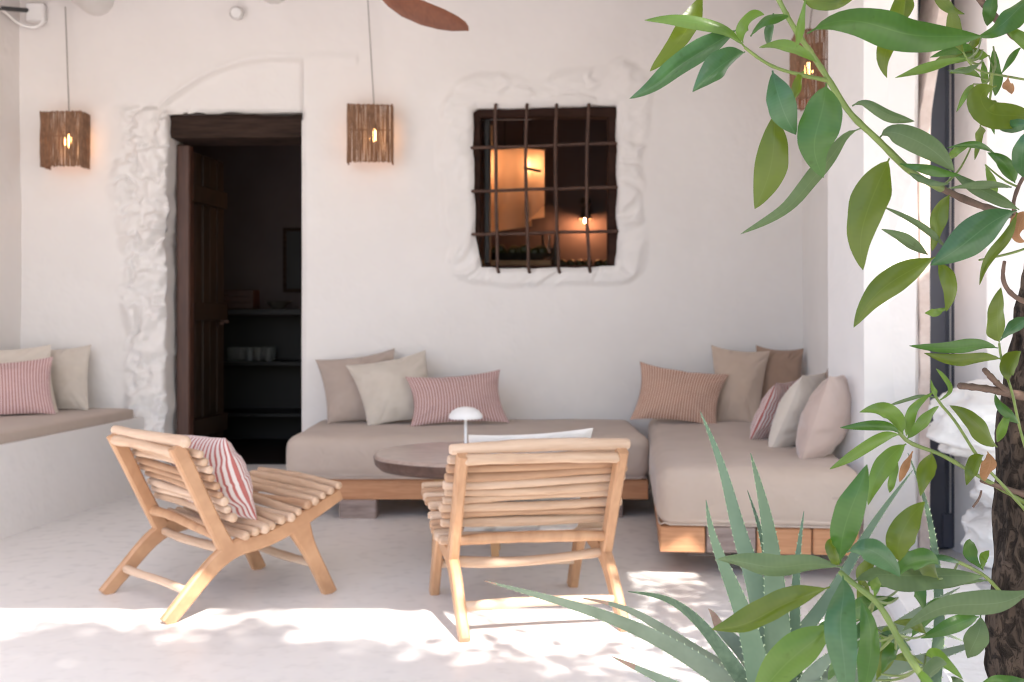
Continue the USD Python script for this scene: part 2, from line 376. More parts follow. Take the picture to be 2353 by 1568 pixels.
def densify(poly, step, amp, seed):
    out = []
    for a, b in zip(poly, np.roll(poly, -1, axis=0)):
        n = max(1, int(np.linalg.norm(b - a) / step)); out += [a + (b - a) * i / n for i in range(n)]
    out = np.array(out); q = np.c_[out * 14, np.zeros(len(out))]
    return out + amp * 2 * np.c_[meshkit.fbm(q, 3, seed) - .5, meshkit.fbm(q, 3, seed + 9) - .5]


dense_door = densify(DOOR, .03, 0.0, 3); mask = dense_door[:, 0] < wx(395); jit = densify(DOOR, .03, .022, 3); dense_door[mask, 0] = jit[mask, 0]
dense_win = densify(WIN, .03, .007, 5)
step = .0125
xs, zs = np.arange(-3.10, 1.95, step), np.arange(-.02, 3.32, step)
XX, ZZ = np.meshgrid(xs, zs, indexing='ij')
gx, gz = XX.ravel().copy(), ZZ.ravel().copy()


def smoothstep(a, b, x):
    t = np.clip((x - a) / (b - a), 0, 1); return t * t * (3 - 2 * t)


def relief(x, z):
    """How far the plaster stands out of the wall plane, in metres."""
    q = np.stack([x, z, 0 * x], -1)
    out = .030 * (meshkit.fbm(q * 1.1, 3, 1) - .5) + .007 * (meshkit.fbm(q * 4, 3, 2) - .5)
    # rubble jamb left of the door
    cx = (x - wx(385)) / (wx(385) - wx(268))
    wob = .45 * (meshkit.fbm(q * 3.2, 3, 11) - .5) * 2
    m = smoothstep(-1.12 + wob * .8, -.62 + wob * .5, cx) * (1 - smoothstep(.35, .6, cx)) * smoothstep(wz(1180), wz(1040), z) * (1 - smoothstep(wz(262), wz(243), z + .05 * wob))
    a = np.abs(meshkit.fbm(q * np.array([7, 9, 1]), 4, 21) - .5) * 2
    b = meshkit.fbm(q * np.array([5, 6, 1]) + 4 * (meshkit.noise(q * 3, 5)[..., None] - .5), 4, 31)
    out += m * (.035 + .14 * (b - .45) - .05 * (1 - np.minimum(1, a * 4)))
    out += m * .016 * (meshkit.fbm(q * 22, 2, 77) - .5)
    # hand-moulded plaster round the window
    ux = np.maximum(np.maximum(wx(1086) - x, x - wx(1419)), 0) / .19; uz = np.maximum(np.maximum(wz(617) - z, z - wz(243)), 0) / np.where(z > 2, .26, .12)
    dd = np.hypot(ux, uz) + .45 * (meshkit.fbm(q * 2.6, 3, 41) - .5) * 2
    m2 = 1 - smoothstep(.72, 1.02, dd)
    c = meshkit.fbm(q * np.array([5.5, 5, 1]) + 3.2 * (meshkit.noise(q * 2.7, 6)[..., None] - .5), 3, 51)
    ridge = 1 - np.minimum(1, np.abs(c - .5) * 9)
    out += m2 * (.016 + .045 * (c - .5) + .012 * ridge)
    # shallow blind arch above the lintel: plaster inside it lies deeper
    ax0, axr = wx(640), wx(692)
    rad = (wx(690) - wx(366)) * .96; topz = wz(137)
    arch = topz - np.where(x < ax0, (np.abs(x - ax0) / (ax0 - wx(366))) ** 2.3 * (topz - wz(252)), 0)
    inside = smoothstep(-.012, .016, arch - z) * smoothstep(wx(366) - .02, wx(370) + .02, x) * (1 - smoothstep(axr - .006, axr + .006, x)) * (z > wz(275))
    out -= .048 * inside
    edge = np.exp(-((z - arch) / .035) ** 2) * (x > wx(366)) * (x < axr + .35)
    out += .010 * edge
    return out


pd, pw = Polygon(dense_door), Polygon(dense_win)
pts = shapely.points(gx, gz)
ind, inw = shapely.contains(pd, pts), shapely.contains(pw, pts)
nx, nz = len(xs), len(zs)
idx = np.arange(nx * nz).reshape(nx, nz)
quads = np.stack([idx[:-1, :-1], idx[1:, :-1], idx[1:, 1:], idx[:-1, 1:]], -1).reshape(-1, 4)
hole = ind | inw
keep = ~(hole[quads].sum(1) >= 2)
quads = quads[keep]
# vertices on the rim of a hole are drawn onto the outline
bd, bw = shapely.boundary(pd), shapely.boundary(pw)
dist_d, dist_w = shapely.distance(bd, pts), shapely.distance(bw, pts)
on_use = np.zeros(nx * nz, bool); on_use[quads.ravel()] = True
cnt = np.bincount(quads.ravel(), minlength=nx * nz)
interior = np.zeros((nx, nz), bool); interior[1:-1, 1:-1] = True
rim = on_use & (cnt < 4) & interior.ravel() & (np.minimum(dist_d, dist_w) < 2.2 * step)
for b, dd in ((bd, dist_d), (bw, dist_w)):
    sel = rim & (dd <= np.minimum(dist_d, dist_w))
    near = shapely.line_interpolate_point(b, shapely.line_locate_point(b, pts[sel]))
    gx[sel], gz[sel] = shapely.get_x(near), shapely.get_y(near)
rel = relief(gx, gz)
sd = np.minimum(shapely.distance(bd, shapely.points(gx, gz)), shapely.distance(bw, shapely.points(gx, gz)))
rel -= .022 * (1 - smoothstep(0, .05, sd)) ** 2
wv = np.stack([gx, WALL_Y - rel, gz], 1)
# reveals: the rim runs back into the wall
e = np.vstack([quads[:, [0, 1]], quads[:, [1, 2]], quads[:, [2, 3]], quads[:, [3, 0]]])
es = np.sort(e, 1); _, inv, c_ = np.unique(es[:, 0] * (nx * nz) + es[:, 1], return_inverse=True, return_counts=True)
be = e[(c_[inv] == 1)]; be = be[rim[be[:, 0]] & rim[be[:, 1]]]
rv, rf = [], []
ids = {int(k): i for i, k in enumerate(np.unique(be))}
ring0 = np.unique(be); L = 5; base = len(wv)
depths = [.02, .10, .22, .34, .46]
for k, d_ in enumerate(depths):
    q = wv[ring0].copy(); q[:, 1] = WALL_Y + d_
    if k: pass
    rv.append(q)
tri = []
for a, b in be:
    A = [int(a)] + [base + k * len(ring0) + ids[int(a)] for k in range(L)]
    B = [int(b)] + [base + k * len(ring0) + ids[int(b)] for k in range(L)]
    for k in range(L):
        tri += [(A[k], A[k + 1], B[k + 1]), (A[k], B[k + 1], B[k])]
wallv = np.vstack([wv] + rv)
wallf = np.vstack([quads[:, [0, 1, 2]], quads[:, [0, 2, 3]], np.array(tri)])
usedv = np.unique(wallf); remap = -np.ones(len(wallv), int); remap[usedv] = np.arange(len(usedv))
house = thing('house_wall', 'long white plastered rear wall with the doorway and barred window', 'wall')
obj('plaster_face', (wallv[usedv], remap[wallf]), 'plaster', house, smooth=True)
# lintel over the door
lx0, lx1 = wx(388), wx(692)
n = 26; ring = []
for i in range(n):
    t = i / (n - 1); x = lx0 - .012 + (lx1 - lx0 + .010) * t
    top = wz(261) + .014 * (meshkit.noise(np.array([x * 9, 0, 0.]), 3) - .5) * 2 + .006; bot = wz(313) + .006 * (meshkit.noise(np.array([x * 7, 4, 0.]), 3) - .5) * 2
    y0 = WALL_Y + .035 + .012 * (meshkit.noise(np.array([x * 6, 8, 0.]), 4) - .5)
    mid = (top + bot) / 2
    ring.append([(x, y0 + .02, top), (x, y0, top - .03), (x, y0 + .014, mid + .012), (x, y0 + .004, mid - .02), (x, y0 - .004, bot + .03), (x, y0 + .012, bot), (x, y0 + .36, bot), (x, y0 + .36, top)])
obj('lintel', loft(ring), 'beam', house, smooth=40, label='rough dark timber lintel over the doorway')
# peg in the wall
pk = P(543, 30, WALL_Y - .06)
obj('peg', tube([pk + (0, .12, .02), pk + (0, .03, .005), pk], [.035, .04, .043], 12), 'plaster_rough', house, smooth=50)

# side walls
LW0, LW1 = np.array([-3.043, 7.1]), np.array([-3.043 - .143 * 3.6, 3.5])


def wall_grid(a, b, z0, z1, seed, amp=.02, step=.05, inward=None, thick=.40):
    a, b = np.asarray(a, float), np.asarray(b, float); Ln = np.linalg.norm(b - a); u = (b - a) / Ln; nrm = np.array([-u[1], u[0]])
    if inward is not None and nrm @ (np.asarray(inward) - a) < 0: nrm = -nrm
    s, z = np.meshgrid(np.arange(0, Ln + step * .5, step), np.arange(z0, z1 + step * .5, step), indexing='ij')
    p = a + s[..., None] * u
    q = np.stack([p[..., 0], p[..., 1], z], -1)
    d = amp * 2 * (meshkit.fbm(q * 1.4, 4, seed) - .5)
    p = p + d[..., None] * nrm
    v = np.stack([p[..., 0], p[..., 1], z], -1).reshape(-1, 3)
    i = np.arange(s.size).reshape(s.shape)
    f = np.stack([i[:-1, :-1], i[1:, :-1], i[1:, 1:], i[:-1, 1:]], -1).reshape(-1, 4)
    back = v.copy(); back[:, :2] -= nrm * thick
    ring = np.r_[i[:, 0], i[-1, 1:], i[-2::-1, -1], i[0, -2:0:-1]]
    N = len(v)
    side = [(ring[k], ring[(k + 1) % len(ring)], ring[(k + 1) % len(ring)] + N, ring[k] + N) for k in range(len(ring))]
    return np.vstack([v, back]), np.vstack([f, f[:, ::-1] + N, np.array(side)])


lw = thing('side_wall', 'white plastered left side wall behind the bench cushions', 'wall')
obj('plaster_face', wall_grid(LW0 + (0, .3), LW1, -.02, 3.3, 61, inward=(0, 5)), 'plaster', lw, smooth=True)
RW0, RW1 = np.array([1.825, 7.1]), np.array([1.544, 4.97])
rw = thing('side_wall', 'white plastered right side wall behind the chaise, ending at the blue door', 'wall')
_rv, _rf = wall_grid(RW1 + (.004, .03), RW0 + (RW0 - RW1) * .15, -.02, 3.45, 62, amp=.012, step=.03, inward=(0, 5), thick=.23)
obj('plaster_face', (_rv, _rf), 'plaster', rw, smooth=35)
# the facade right of the porch, with a narrow doorway
fc = thing('facade_wall', 'white facade wall facing the sun around the blue door', 'wall')
FY = 4.97
obj('plaster_face', wall_grid((1.546, FY), (1.800, FY + .03), -.02, 4.2, 63, amp=.010, step=.025, inward=(1.6, 0)), 'plaster', fc, smooth=35)
obj('plaster_face', wall_grid((2.085, FY), (5.6, FY + .3), -.02, 4.2, 64, amp=.02, step=.05, inward=(2, 0)), 'plaster', fc, smooth=35)
# chipped pinkish edge of the door reveal
ring = []
for z in np.linspace(0, 2.62, 60):
    j = .010 * (meshkit.fbm(np.array([z * 7, 1, 0.]), 4, 71) - .5) * 2
    bend = .10 * smoothstep(1.75, 2.6, z) ** 1.5
    ring.append([(1.797 + j + bend, FY + .012, z), (1.838 + j * .3 + bend, FY + .004, z), (1.840 + bend, FY + .28, z), (1.797 + bend, FY + .28, z)])
obj('chipped_edge', loft(ring), 'pink_plaster', fc, smooth=40, label='chipped pinkish raw edge beside the blue door')
obj('door_head', cbox((.62, .36, 1.6), .02, (2.02, FY + .215, 3.42)), 'plaster', fc)
bd_ = thing('blue_door', 'narrow blue grey door recessed in the facade behind the tree', 'door', loc=(2.0, FY + .34, 0))
obj('door_leaf', cbox((.50, .045, 2.62), .004, (0, .03, 1.31)), 'blue_paint', bd_)
obj('stile', cbox((.10, .03, 2.6), .006, (-.02, -.006, 1.31)), 'blue_paint', bd_)
obj('stile', cbox((.07, .05, 2.6), .006, (.092, -.02, 1.31)), 'blue_paint', bd_)
obj('bottom_rail', cbox((.18, .022, .16), .004, (.10, -.02, .09)), 'blue_paint', bd_)

# roof: slab on whitewashed logs
RE0, RE1 = (-5.0, 1.71), (1.62, 1.71)
roof = thing('porch_roof', 'whitewashed porch ceiling carried on round log beams', 'roof')
roof_poly = Polygon([RE0, (1.44, 1.71), (1.50, 2.30), (1.72, 2.36), (1.86, 2.26), (1.92, 1.71), (2.26, 1.71), (2.26, 4.955), (1.9, 7.3), (-5.0, 7.3)])
obj('ceiling_slab', moved(trimesh.creation.extrude_polygon(roof_poly, .20, engine='earcut'), (0, 0, 3.24)), 'ceiling', roof)
canopy_poly = Polygon([(2.265, .3), (6.0, .3), (6.0, 4.95), (2.265, 4.95), (2.265, 3.95), (2.42, 4.0), (2.62, 3.49), (2.43, 3.36), (2.265, 3.25)])
obj('canopy_board', moved(trimesh.creation.extrude_polygon(canopy_poly, .03, engine='earcut'), (0, 0, 3.30)), 'plaster', roof, label='thin boarded extension over the blue door')
for bx, zb in ((-2.60, 2.99), (-1.475, 3.045), (-.42, 3.09), (.62, 3.085), (1.42, 3.08)):
    pts_ = []
    y_end = RE0[1] + (bx - RE0[0]) / (RE1[0] - RE0[0]) * (RE1[1] - RE0[1]) + .12
    for i in range(26):
        y = 7.2 + (y_end - 7.2) * i / 25
        pts_.append((bx + .02 * math.sin(y * 1.7 + bx), y, zb + .10 + .012 * math.sin(y * 2.3 + 2 * bx)))
    rr = [.10 + .008 * math.sin(3 * p_[1] + bx * 5) for p_ in pts_]
    obj('log_beam', tube(pts_, rr, 14), 'plaster_rough', roof, smooth=50)

# kerb and rough stones by the facade
k0, k1 = np.array([1.50, 4.72]), np.array([1.18, 3.0])
obj('kerb', hull([(x, y, z) for z in (0, .10) for x, y in (k0, k1, k1 + (.32, -.06), k0 + (.30, -.05))]), 'plaster_rough', kind='structure')
pier = thing('stone_pier', 'rough whitewashed stone pier behind the tree trunk', 'pier')
for c, r, sd in (((2.06, 4.55, .66), (.35, .26, .165), 1), ((2.20, 4.5, .44), (.33, .26, .15), 2), ((2.14, 4.5, .20), (.30, .28, .16), 3), ((2.24, 4.5, .03), (.36, .3, .12), 4), ((2.62, 4.55, .55), (.4, .3, .3), 5)):
    obj('stone', lump(c, r, sd, .26, 2.6, 4), 'plaster_rough', pier, smooth=True)
obj('whitewashed_rock', lump(P(2275, 1560, 3.4) + (0.02, 0, -.04), (.17, .14, .15), 8, .25, 2.4, 4), 'plaster_rough', smooth=True,
    label='low whitewashed boulder at the foot of the tree', category='rock')

# ---------------------------------------------------------------- interior behind the wall
IY0, IY1 = WALL_Y + TH, 9.9
inn = thing('inner_room', 'dim room behind the doorway and the barred window', 'room')
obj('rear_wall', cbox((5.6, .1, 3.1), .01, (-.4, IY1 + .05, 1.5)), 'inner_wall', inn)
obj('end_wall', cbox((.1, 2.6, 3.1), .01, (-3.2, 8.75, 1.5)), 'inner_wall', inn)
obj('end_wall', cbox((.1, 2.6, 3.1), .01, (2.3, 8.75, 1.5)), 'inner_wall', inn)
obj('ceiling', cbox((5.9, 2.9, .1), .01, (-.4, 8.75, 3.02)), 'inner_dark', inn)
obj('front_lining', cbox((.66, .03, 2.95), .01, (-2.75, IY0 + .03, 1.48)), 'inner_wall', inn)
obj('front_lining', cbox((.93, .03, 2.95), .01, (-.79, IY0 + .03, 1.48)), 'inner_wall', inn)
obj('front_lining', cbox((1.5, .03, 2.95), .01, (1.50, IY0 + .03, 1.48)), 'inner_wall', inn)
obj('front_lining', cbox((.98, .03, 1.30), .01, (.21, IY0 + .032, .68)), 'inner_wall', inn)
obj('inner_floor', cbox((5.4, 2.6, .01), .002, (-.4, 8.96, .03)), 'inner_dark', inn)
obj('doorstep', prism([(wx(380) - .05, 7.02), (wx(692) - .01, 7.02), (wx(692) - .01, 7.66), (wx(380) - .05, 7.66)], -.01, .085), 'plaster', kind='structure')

# the open door leaf: planks
dl = thing('wooden_door', 'dark plank door standing open into the dim room', 'door')
H0 = np.array([wx(392), WALL_Y + .30]); H1 = P(508, 362, 8.02)[:2]
du = (H1 - H0); dL = np.linalg.norm(du); du /= dL; dn = np.array([-du[1], du[0]])
Rd = np.array([[du[0], dn[0], 0], [du[1], dn[1], 0], [0, 0, 1.0]])
nd = 5
for i in range(nd):
    w = dL / nd
    pl = obj('plank', moved(cbox((w - .006, .045, 2.14), .006), (*(H0 + du * (w * (i + .5)) + dn * (.004 * (i % 2))), 1.11), Rd), 'door', dl)
for z in (.35, 1.12, 1.90):
    obj('ledge', moved(cbox((dL * .94, .03, .12), .005), (*(H0 + du * dL * .5 + dn * -.042), z), Rd), 'door', dl)
obj('door_post', cbox((.085, .10, 2.19), .008, (wx(396) + .02, WALL_Y + .21, 1.095)), 'doorframe', dl, label='reddish brown post on the hinge side')
obj('handle', moved(lathe([(.0, -.03), (.022, -.03), (.026, -.015), (.01, 0), (.01, .03)], 12), (*(H0 + du * dL * .9 - dn * .05), 1.05), Rd @ rx(math.pi / 2)), 'iron', dl, smooth=40)


# window frame and iron bars
wf = thing('window', 'deep dark brown wooden window frame in the rough plaster surround', 'window')
x0, x1, z0, z1 = wx(1090), wx(1420), wz(614), wz(246)
yf = WALL_Y + .10
obj('head', cbox((x1 - x0 + .04, .09, .065), .008, ((x0 + x1) / 2, yf, z1 - .022)), 'winframe', wf)
obj('jamb', cbox((.05, .09, z1 - z0 + .02), .008, (x0 + .012, yf + .002, (z0 + z1) / 2)), 'winframe', wf)
obj('jamb', cbox((.065, .09, z1 - z0 + .02), .008, (x1 - .026, yf + .002, (z0 + z1) / 2)), 'winframe', wf)
obj('sill', cbox((x1 - x0 + .04, .12, .035), .006, ((x0 + x1) / 2, yf + .004, z0 - .004)), 'winframe', wf)
obj('shutter', cbox((.035, .50, z1 - z0 - .06), .006, (x0 + .075, yf + .32, (z0 + z1) / 2)), 'inner_dark', wf, label='dark shutter folded back at the left side of the opening')
gr = thing('window_grille', 'rusty iron grille of crossing bars in front of the window', 'grille')
GY = WALL_Y - .012


def gpt(x, y, dy=0.): return P(x, y, GY + dy)


for xs_ in ((1138, 1139, 1140, 1142, 1144), (1210, 1208, 1209, 1212, 1215), (1278, 1276, 1277, 1280, 1284), (1352, 1349, 1348, 1350, 1355)):
    c = [gpt(xs_[0] + 2, 246, .07), gpt(xs_[0] + 1, 240, .0), gpt(xs_[0], 262, -.025), gpt(xs_[1], 335, -.012), gpt(xs_[2], 437, -.012), gpt(xs_[3], 535, -.012), gpt(xs_[4] - 1, 600, -.014), gpt(xs_[4], 622, -.02), gpt(xs_[4] + 5, 629, .03)]
    obj('upright_bar', tube(spline(c, 30), .0105, 8), 'iron', gr, smooth=50)
for ys_ in ((340, 337, 334, 331), (440, 436, 434, 432), (539, 537, 534, 533)):
    c = [gpt(1081, ys_[0], .05), gpt(1088, ys_[0], .0), gpt(1140, ys_[0] - 1, .006), gpt(1210, ys_[1], .0), gpt(1278, ys_[2], .006), gpt(1350, ys_[3], 0.), gpt(1412, ys_[3] - 1, .004), gpt(1422, ys_[3] - 1, .05)]
    obj('cross_bar', tube(spline(c, 26), .0100, 8), 'iron', gr, smooth=50)

# lantern inside
ln = thing('cloth_lantern', 'large glowing cloth lantern hanging behind the window bars', 'pendant lamp')
LD = 8.9
LC = P(1186, 420, LD)


def cloth(x0_, x1_, yt0, yt1, yb0, yb1, bulge, dy, nu=10, nv=8):
    u, v = np.meshgrid(np.linspace(0, 1, nu), np.linspace(0, 1, nv), indexing='ij')
    x = x0_ + (x1_ - x0_) * u; y = (yt0 + (yt1 - yt0) * u) * (1 - v) + (yb0 + (yb1 - yb0) * u) * v
    d = LD + dy - bulge * np.sin(np.pi * u)
    p = np.stack([(x - CX) / FOC * d, d, EYE + (HOR - y) / FOC * d], -1).reshape(-1, 3)
    i = np.arange(nu * nv).reshape(nu, nv)
    return p, np.stack([i[:-1, :-1], i[1:, :-1], i[1:, 1:], i[:-1, 1:]], -1).reshape(-1, 4)


obj('front_panel', cloth(1128, 1207, 346, 340, 474, 461, .17, -.03), 'shade_cloth', ln, smooth=True)
obj('side_panel', cloth(1203, 1251, 341, 346, 524, 470, .05, .02), 'shade_cloth', ln, smooth=True)
obj('lower_wrap', cloth(1116, 1222, 455, 450, 536, 520, .16, .10), 'shade_cloth', ln, smooth=True)
obj('back_panel', cloth(1120, 1251, 343, 346, 520, 500, -.16, .16), 'shade_cloth', ln, smooth=True)
obj('strip_panel', cloth(1113, 1131, 290, 288, 530, 536, .02, .22), 'shade_cloth', ln, smooth=True)
obj('wire_hoop', tube(np.array([LC + (.23 * math.cos(a), .16 * math.sin(a), .262) for a in np.linspace(0, 2 * math.pi, 25)]), .006, 6, False), 'black', ln)
for xx in (1160, 1203):
    obj('cord', tube([P(xx, 336, LD), P(xx, 150, LD)], .006, 6), 'black', ln)
for xx in (1157, 1213):
    b0 = P(xx, 382, LD + .04)
    obj('bulb', lathe([(.001, -.05), (.022, -.035), (.028, -.01), (.02, .02), (.008, .04), (.001, .042)], 12, b0), 'bulb_in', ln, smooth=True)
sw = [P(1205, 386, LD - .16), P(1242, 394, LD - .15)]
obj('wire_arm', tube(sw, .012, 6), 'black', ln)
# bell wall lamp
bl = thing('bell_wall_lamp', 'small dark bell shaped wall lamp glowing on the inner wall', 'wall lamp')
BP = P(1346, 500, IY1 - .16)
obj('bell_shade', lathe([(.006, .17), (.04, .165), (.055, .12), (.03, .085), (.034, .06), (.045, .02), (.066, -.015), (.060, -.015), (.038, .02), (.024, .05), (.006, .06)], 18, BP), 'ceramic', bl, smooth=40)
obj('bulb', lathe([(.001, -.052), (.012, -.046), (.016, -.03), (.010, -.005), (.001, .0)], 12, BP), 'bulb_bell', bl, smooth=True)
obj('bracket', tube([BP + (0, 0, .16), BP + (0, .08, .2), BP + (0, .155, .18)], .01, 6), 'ceramic', bl)

# cupboards and counters inside
cb = thing('tall_sideboard', 'tall dark sideboard under the lantern inside the window', 'sideboard')
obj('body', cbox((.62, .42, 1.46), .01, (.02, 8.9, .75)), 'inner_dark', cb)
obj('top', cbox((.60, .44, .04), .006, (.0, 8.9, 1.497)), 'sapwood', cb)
for px_, w_, lab in ((1166, .22, 'dark bowl heaped with green fruit on the sideboard, left of the other bowl'), (1222, .20, 'dark bowl on the sideboard, under the right of the lantern')):
    c = P(px_, 594, 8.85); c[2] = 1.518
    bw_ = thing('fruit_bowl', lab, 'bowl', loc=c)
    obj('bowl', lathe([(.001, 0), (w_ * .5, .0), (w_ * .78, .05), (w_ * .80, .055), (w_ * .7, .05), (.001, .03)], 20), 'ceramic', bw_, smooth=40)
    for i in range(6):
        a = i * 1.05 + w_ * 9
        obj('fruit', lump((w_ * .42 * math.cos(a), w_ * .35 * math.sin(a), .065 + .012 * (i % 3)), (.038, .038, .036), 20 + i, .05, 2, 2), 'fruit', bw_, smooth=True)
for i, (px_, y_) in enumerate(((1248, 545), (1262, 542), (1276, 540))):
    c = P(px_, 600, 9.2); c[2] = 1.47
    obj('bottle', lathe([(.001, 0), (.03, 0), (.032, .02), (.032, .15), (.012, .20), (.012, .27), (.014, .275), (.001, .277)], 14, c), 'glass_dim' if i == 1 else 'ceramic', smooth=40,
        label=('dark bottle nearest the lantern on the inner shelf', 'pale glass bottle between two dark bottles on the shelf', 'dark bottle nearest the wall lamp on the inner shelf')[i], category='bottle')
sh = thing('inner_shelf', 'low dark shelf below the bell wall lamp', 'shelf')
obj('board', cbox((.75, .36, .04), .006, (.72, 9.5, 1.445)), 'inner_dark', sh)
for s in (-1, 1):
    obj('side', cbox((.04, .34, 1.42), .006, (.72 + s * .34, 9.5, .72)), 'inner_dark', sh)
for i, (px_, n_) in enumerate(((1322, 4), (1385, 2))):
    c = P(px_, 604, 9.45); c[2] = 1.466
    bw_ = thing('fruit_tray', ('long dark tray of round fruit under the bell wall lamp', 'small dark dish of fruit at the right side of the window opening')[i], 'tray', loc=c)
    obj('tray', cbox((.075 * n_ + .03, .12, .03), .01, (0, 0, .015)), 'ceramic', bw_)
    for k in range(n_):
        obj('fruit', lump(((k - (n_ - 1) / 2) * .072, 0, .06), (.036, .036, .034), 40 + k + i * 7, .05, 2, 2), 'fruit', bw_, smooth=True)
# what one sees through the doorway
ct = thing('bar_counter', 'dark bar counter with a glass shelf at the back of the dim room', 'counter')
CY = 9.45
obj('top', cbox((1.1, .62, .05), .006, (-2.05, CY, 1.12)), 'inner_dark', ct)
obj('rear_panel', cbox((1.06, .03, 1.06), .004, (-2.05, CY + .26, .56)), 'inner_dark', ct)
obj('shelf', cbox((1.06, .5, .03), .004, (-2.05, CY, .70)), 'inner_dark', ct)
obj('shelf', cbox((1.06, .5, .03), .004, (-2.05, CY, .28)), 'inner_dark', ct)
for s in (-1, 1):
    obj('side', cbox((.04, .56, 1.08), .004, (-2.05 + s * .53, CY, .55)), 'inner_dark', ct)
for i in range(10):
    x = P(533 + (i % 5) * 21, 800, CY - .1)[0]; y = CY - .12 + .16 * (i // 5)
    obj('drinking_glass', lathe([(.001, 0), (.026, 0), (.032, .11), (.029, .11), (.024, .008), (.001, .008)], 12, (x, y, .716)), 'glass_dim', smooth=40,
        label='clear drinking glass in the rows on the dim counter shelf', category='glass', group='glasses on the counter shelf')
bx_ = thing('wooden_crate', 'brown wooden crate standing on the bar counter', 'crate', loc=(P(553, 700, CY)[0], CY, 1.146))
for k in range(3):
    obj('slat', cbox((.27, .012, .045), .003, (0, -.12, .03 + k * .052)), 'doorframe', bx_)
for s in (-1, 1):
    obj('side', cbox((.012, .22, .155), .003, (s * .128, .005, .08)), 'doorframe', bx_)
obj('base', cbox((.24, .21, .01), .002, (0, 0, .006)), 'doorframe', bx_)
obj('serving_bowl', lathe([(.001, 0), (.05, 0), (.11, .06), (.112, .066), (.10, .06), (.001, .012)], 20, (P(640, 700, CY)[0], CY, 1.146)), 'ceramic', smooth=40, label='wide bowl on the bar counter beside the crate', category='bowl')
tp = thing('framed_board', 'tall dark framed board on the inner wall behind the counter', 'board')
c = P(684, 598, IY1 - .04)
obj('panel', cbox((.20, .02, .52), .003, c), 'inner_dark', tp)
for s in (-1, 1):
    obj('frame_rail', cbox((.03, .035, .56), .004, (c[0] + s * .11, c[1] - .006, c[2])), 'beam', tp)
    obj('frame_rail', cbox((.19, .035, .03), .004, (c[0], c[1] - .006, c[2] + s * .265)), 'beam', tp)

# ---------------------------------------------------------------- woven lamps
random.seed(4)


def woven_lamp(label, loc, rotz, w, dep, h, cord_to, bulb_at, seed):
    t = thing('woven_lamp', label, 'wall lamp', 'woven jute lamps along the porch walls', loc, rotz)
    rg = random.Random(seed); ms = []
    def face(p0, p1, n):
        for i in range(n):
            q = np.array(p0) + (np.array(p1) - np.array(p0)) * ((i + .5 + rg.uniform(-.3, .3)) / n)
            r = rg.uniform(.0026, .0046); top = h / 2 + rg.uniform(-.004, .004); bot = -h / 2 + rg.uniform(-.006, .006)
            pts_ = [(q[0] + rg.uniform(-.003, .003), q[1] + rg.uniform(-.003, .003), z) for z in np.linspace(top, bot, 5)]
            ms.append(tube(pts_, r, 5))
    face((-w / 2, -dep / 2), (w / 2, -dep / 2), int(w / .0064)); face((w / 2, -dep / 2), (w / 2, dep / 2), int(dep / .0064)); face((-w / 2, -dep / 2), (-w / 2, dep / 2), int(dep / .0064))
    obj('woven_shade', cat(*ms), 'jute', t, smooth=50, kind='stuff')
    k = []
    for z in (-h / 2 + .006, 0.02, h / 2 - .006):
        c_ = [(-w / 2, dep / 2, z), (-w / 2, -dep / 2 + .004, z), (w / 2, -dep / 2 + .004, z), (w / 2, dep / 2, z)]
        for a, b in zip(c_[:-1], c_[1:]): k.append(tube([a, b], .0028, 5))
    obj('wire_frame', cat(*k), 'iron', t, kind=None)
    obj('bulb', lathe([(.001, -.045), (.02, -.03), (.026, -.008), (.016, .022), (.009, .04), (.001, .042)], 12, bulb_at), 'bulb', t, smooth=True)
    obj('lamp_socket', lathe([(.001, .036), (.015, .036), (.015, .085), (.001, .09)], 12, bulb_at), 'black', t, smooth=40)
    obj('cord', tube([np.array(bulb_at) + (0, 0, .088), (bulb_at[0] + .004, bulb_at[1] * .6, h / 2 + .01), cord_to], .0036, 6), 'grey_cord', t)
    return t


c1 = P(150, 323, WALL_Y - .12); e1 = P(148, 16, WALL_Y - .06) - c1
woven_lamp('woven jute lamp left of the doorway near the corner', c1, -.08, .252, .13, .335, e1, (.02, 0, .0), 1)
c2 = P(851, 310, WALL_Y - .125); e2 = P(845, -30, WALL_Y - .06) - c2
woven_lamp('woven jute lamp between the doorway and the barred window', c2, .07, .272, .13, .35, e2, (.018, 0, .0), 2)
c3 = P(1862, 162, 5.72); rot3 = -math.pi / 2 + math.atan(.132) * -1
R3 = rz(-rot3); e3 = R3 @ (np.array([1.60, 5.75, 3.24]) - c3)
woven_lamp('woven jute lamp on the right side wall, partly behind green leaves', c3, rot3, .30, .165, .345, e3, (0.01, -.015, .0), 3)

# junction box and cable in the upper left corner
jb = thing('junction_box', 'small white junction box with cables high in the left corner', 'junction box')
c = P(83, 30, WALL_Y - .04)
obj('box', cbox((.115, .07, .115), .010, c), 'white_enamel', jb)
obj('cable', tube(spline([P(-40, 14, 6.5), P(10, 20, 6.8), P(62, 24, 7.03)], 12), .014, 8), 'black', jb, smooth=50)
obj('cable', tube(spline([P(-20, 10, 6.6), P(22, 36, 6.9), P(52, 58, 7.02), P(88, 60, 7.03), P(100, 48, 7.04)], 20), .011, 8), 'white_enamel', jb, smooth=50)

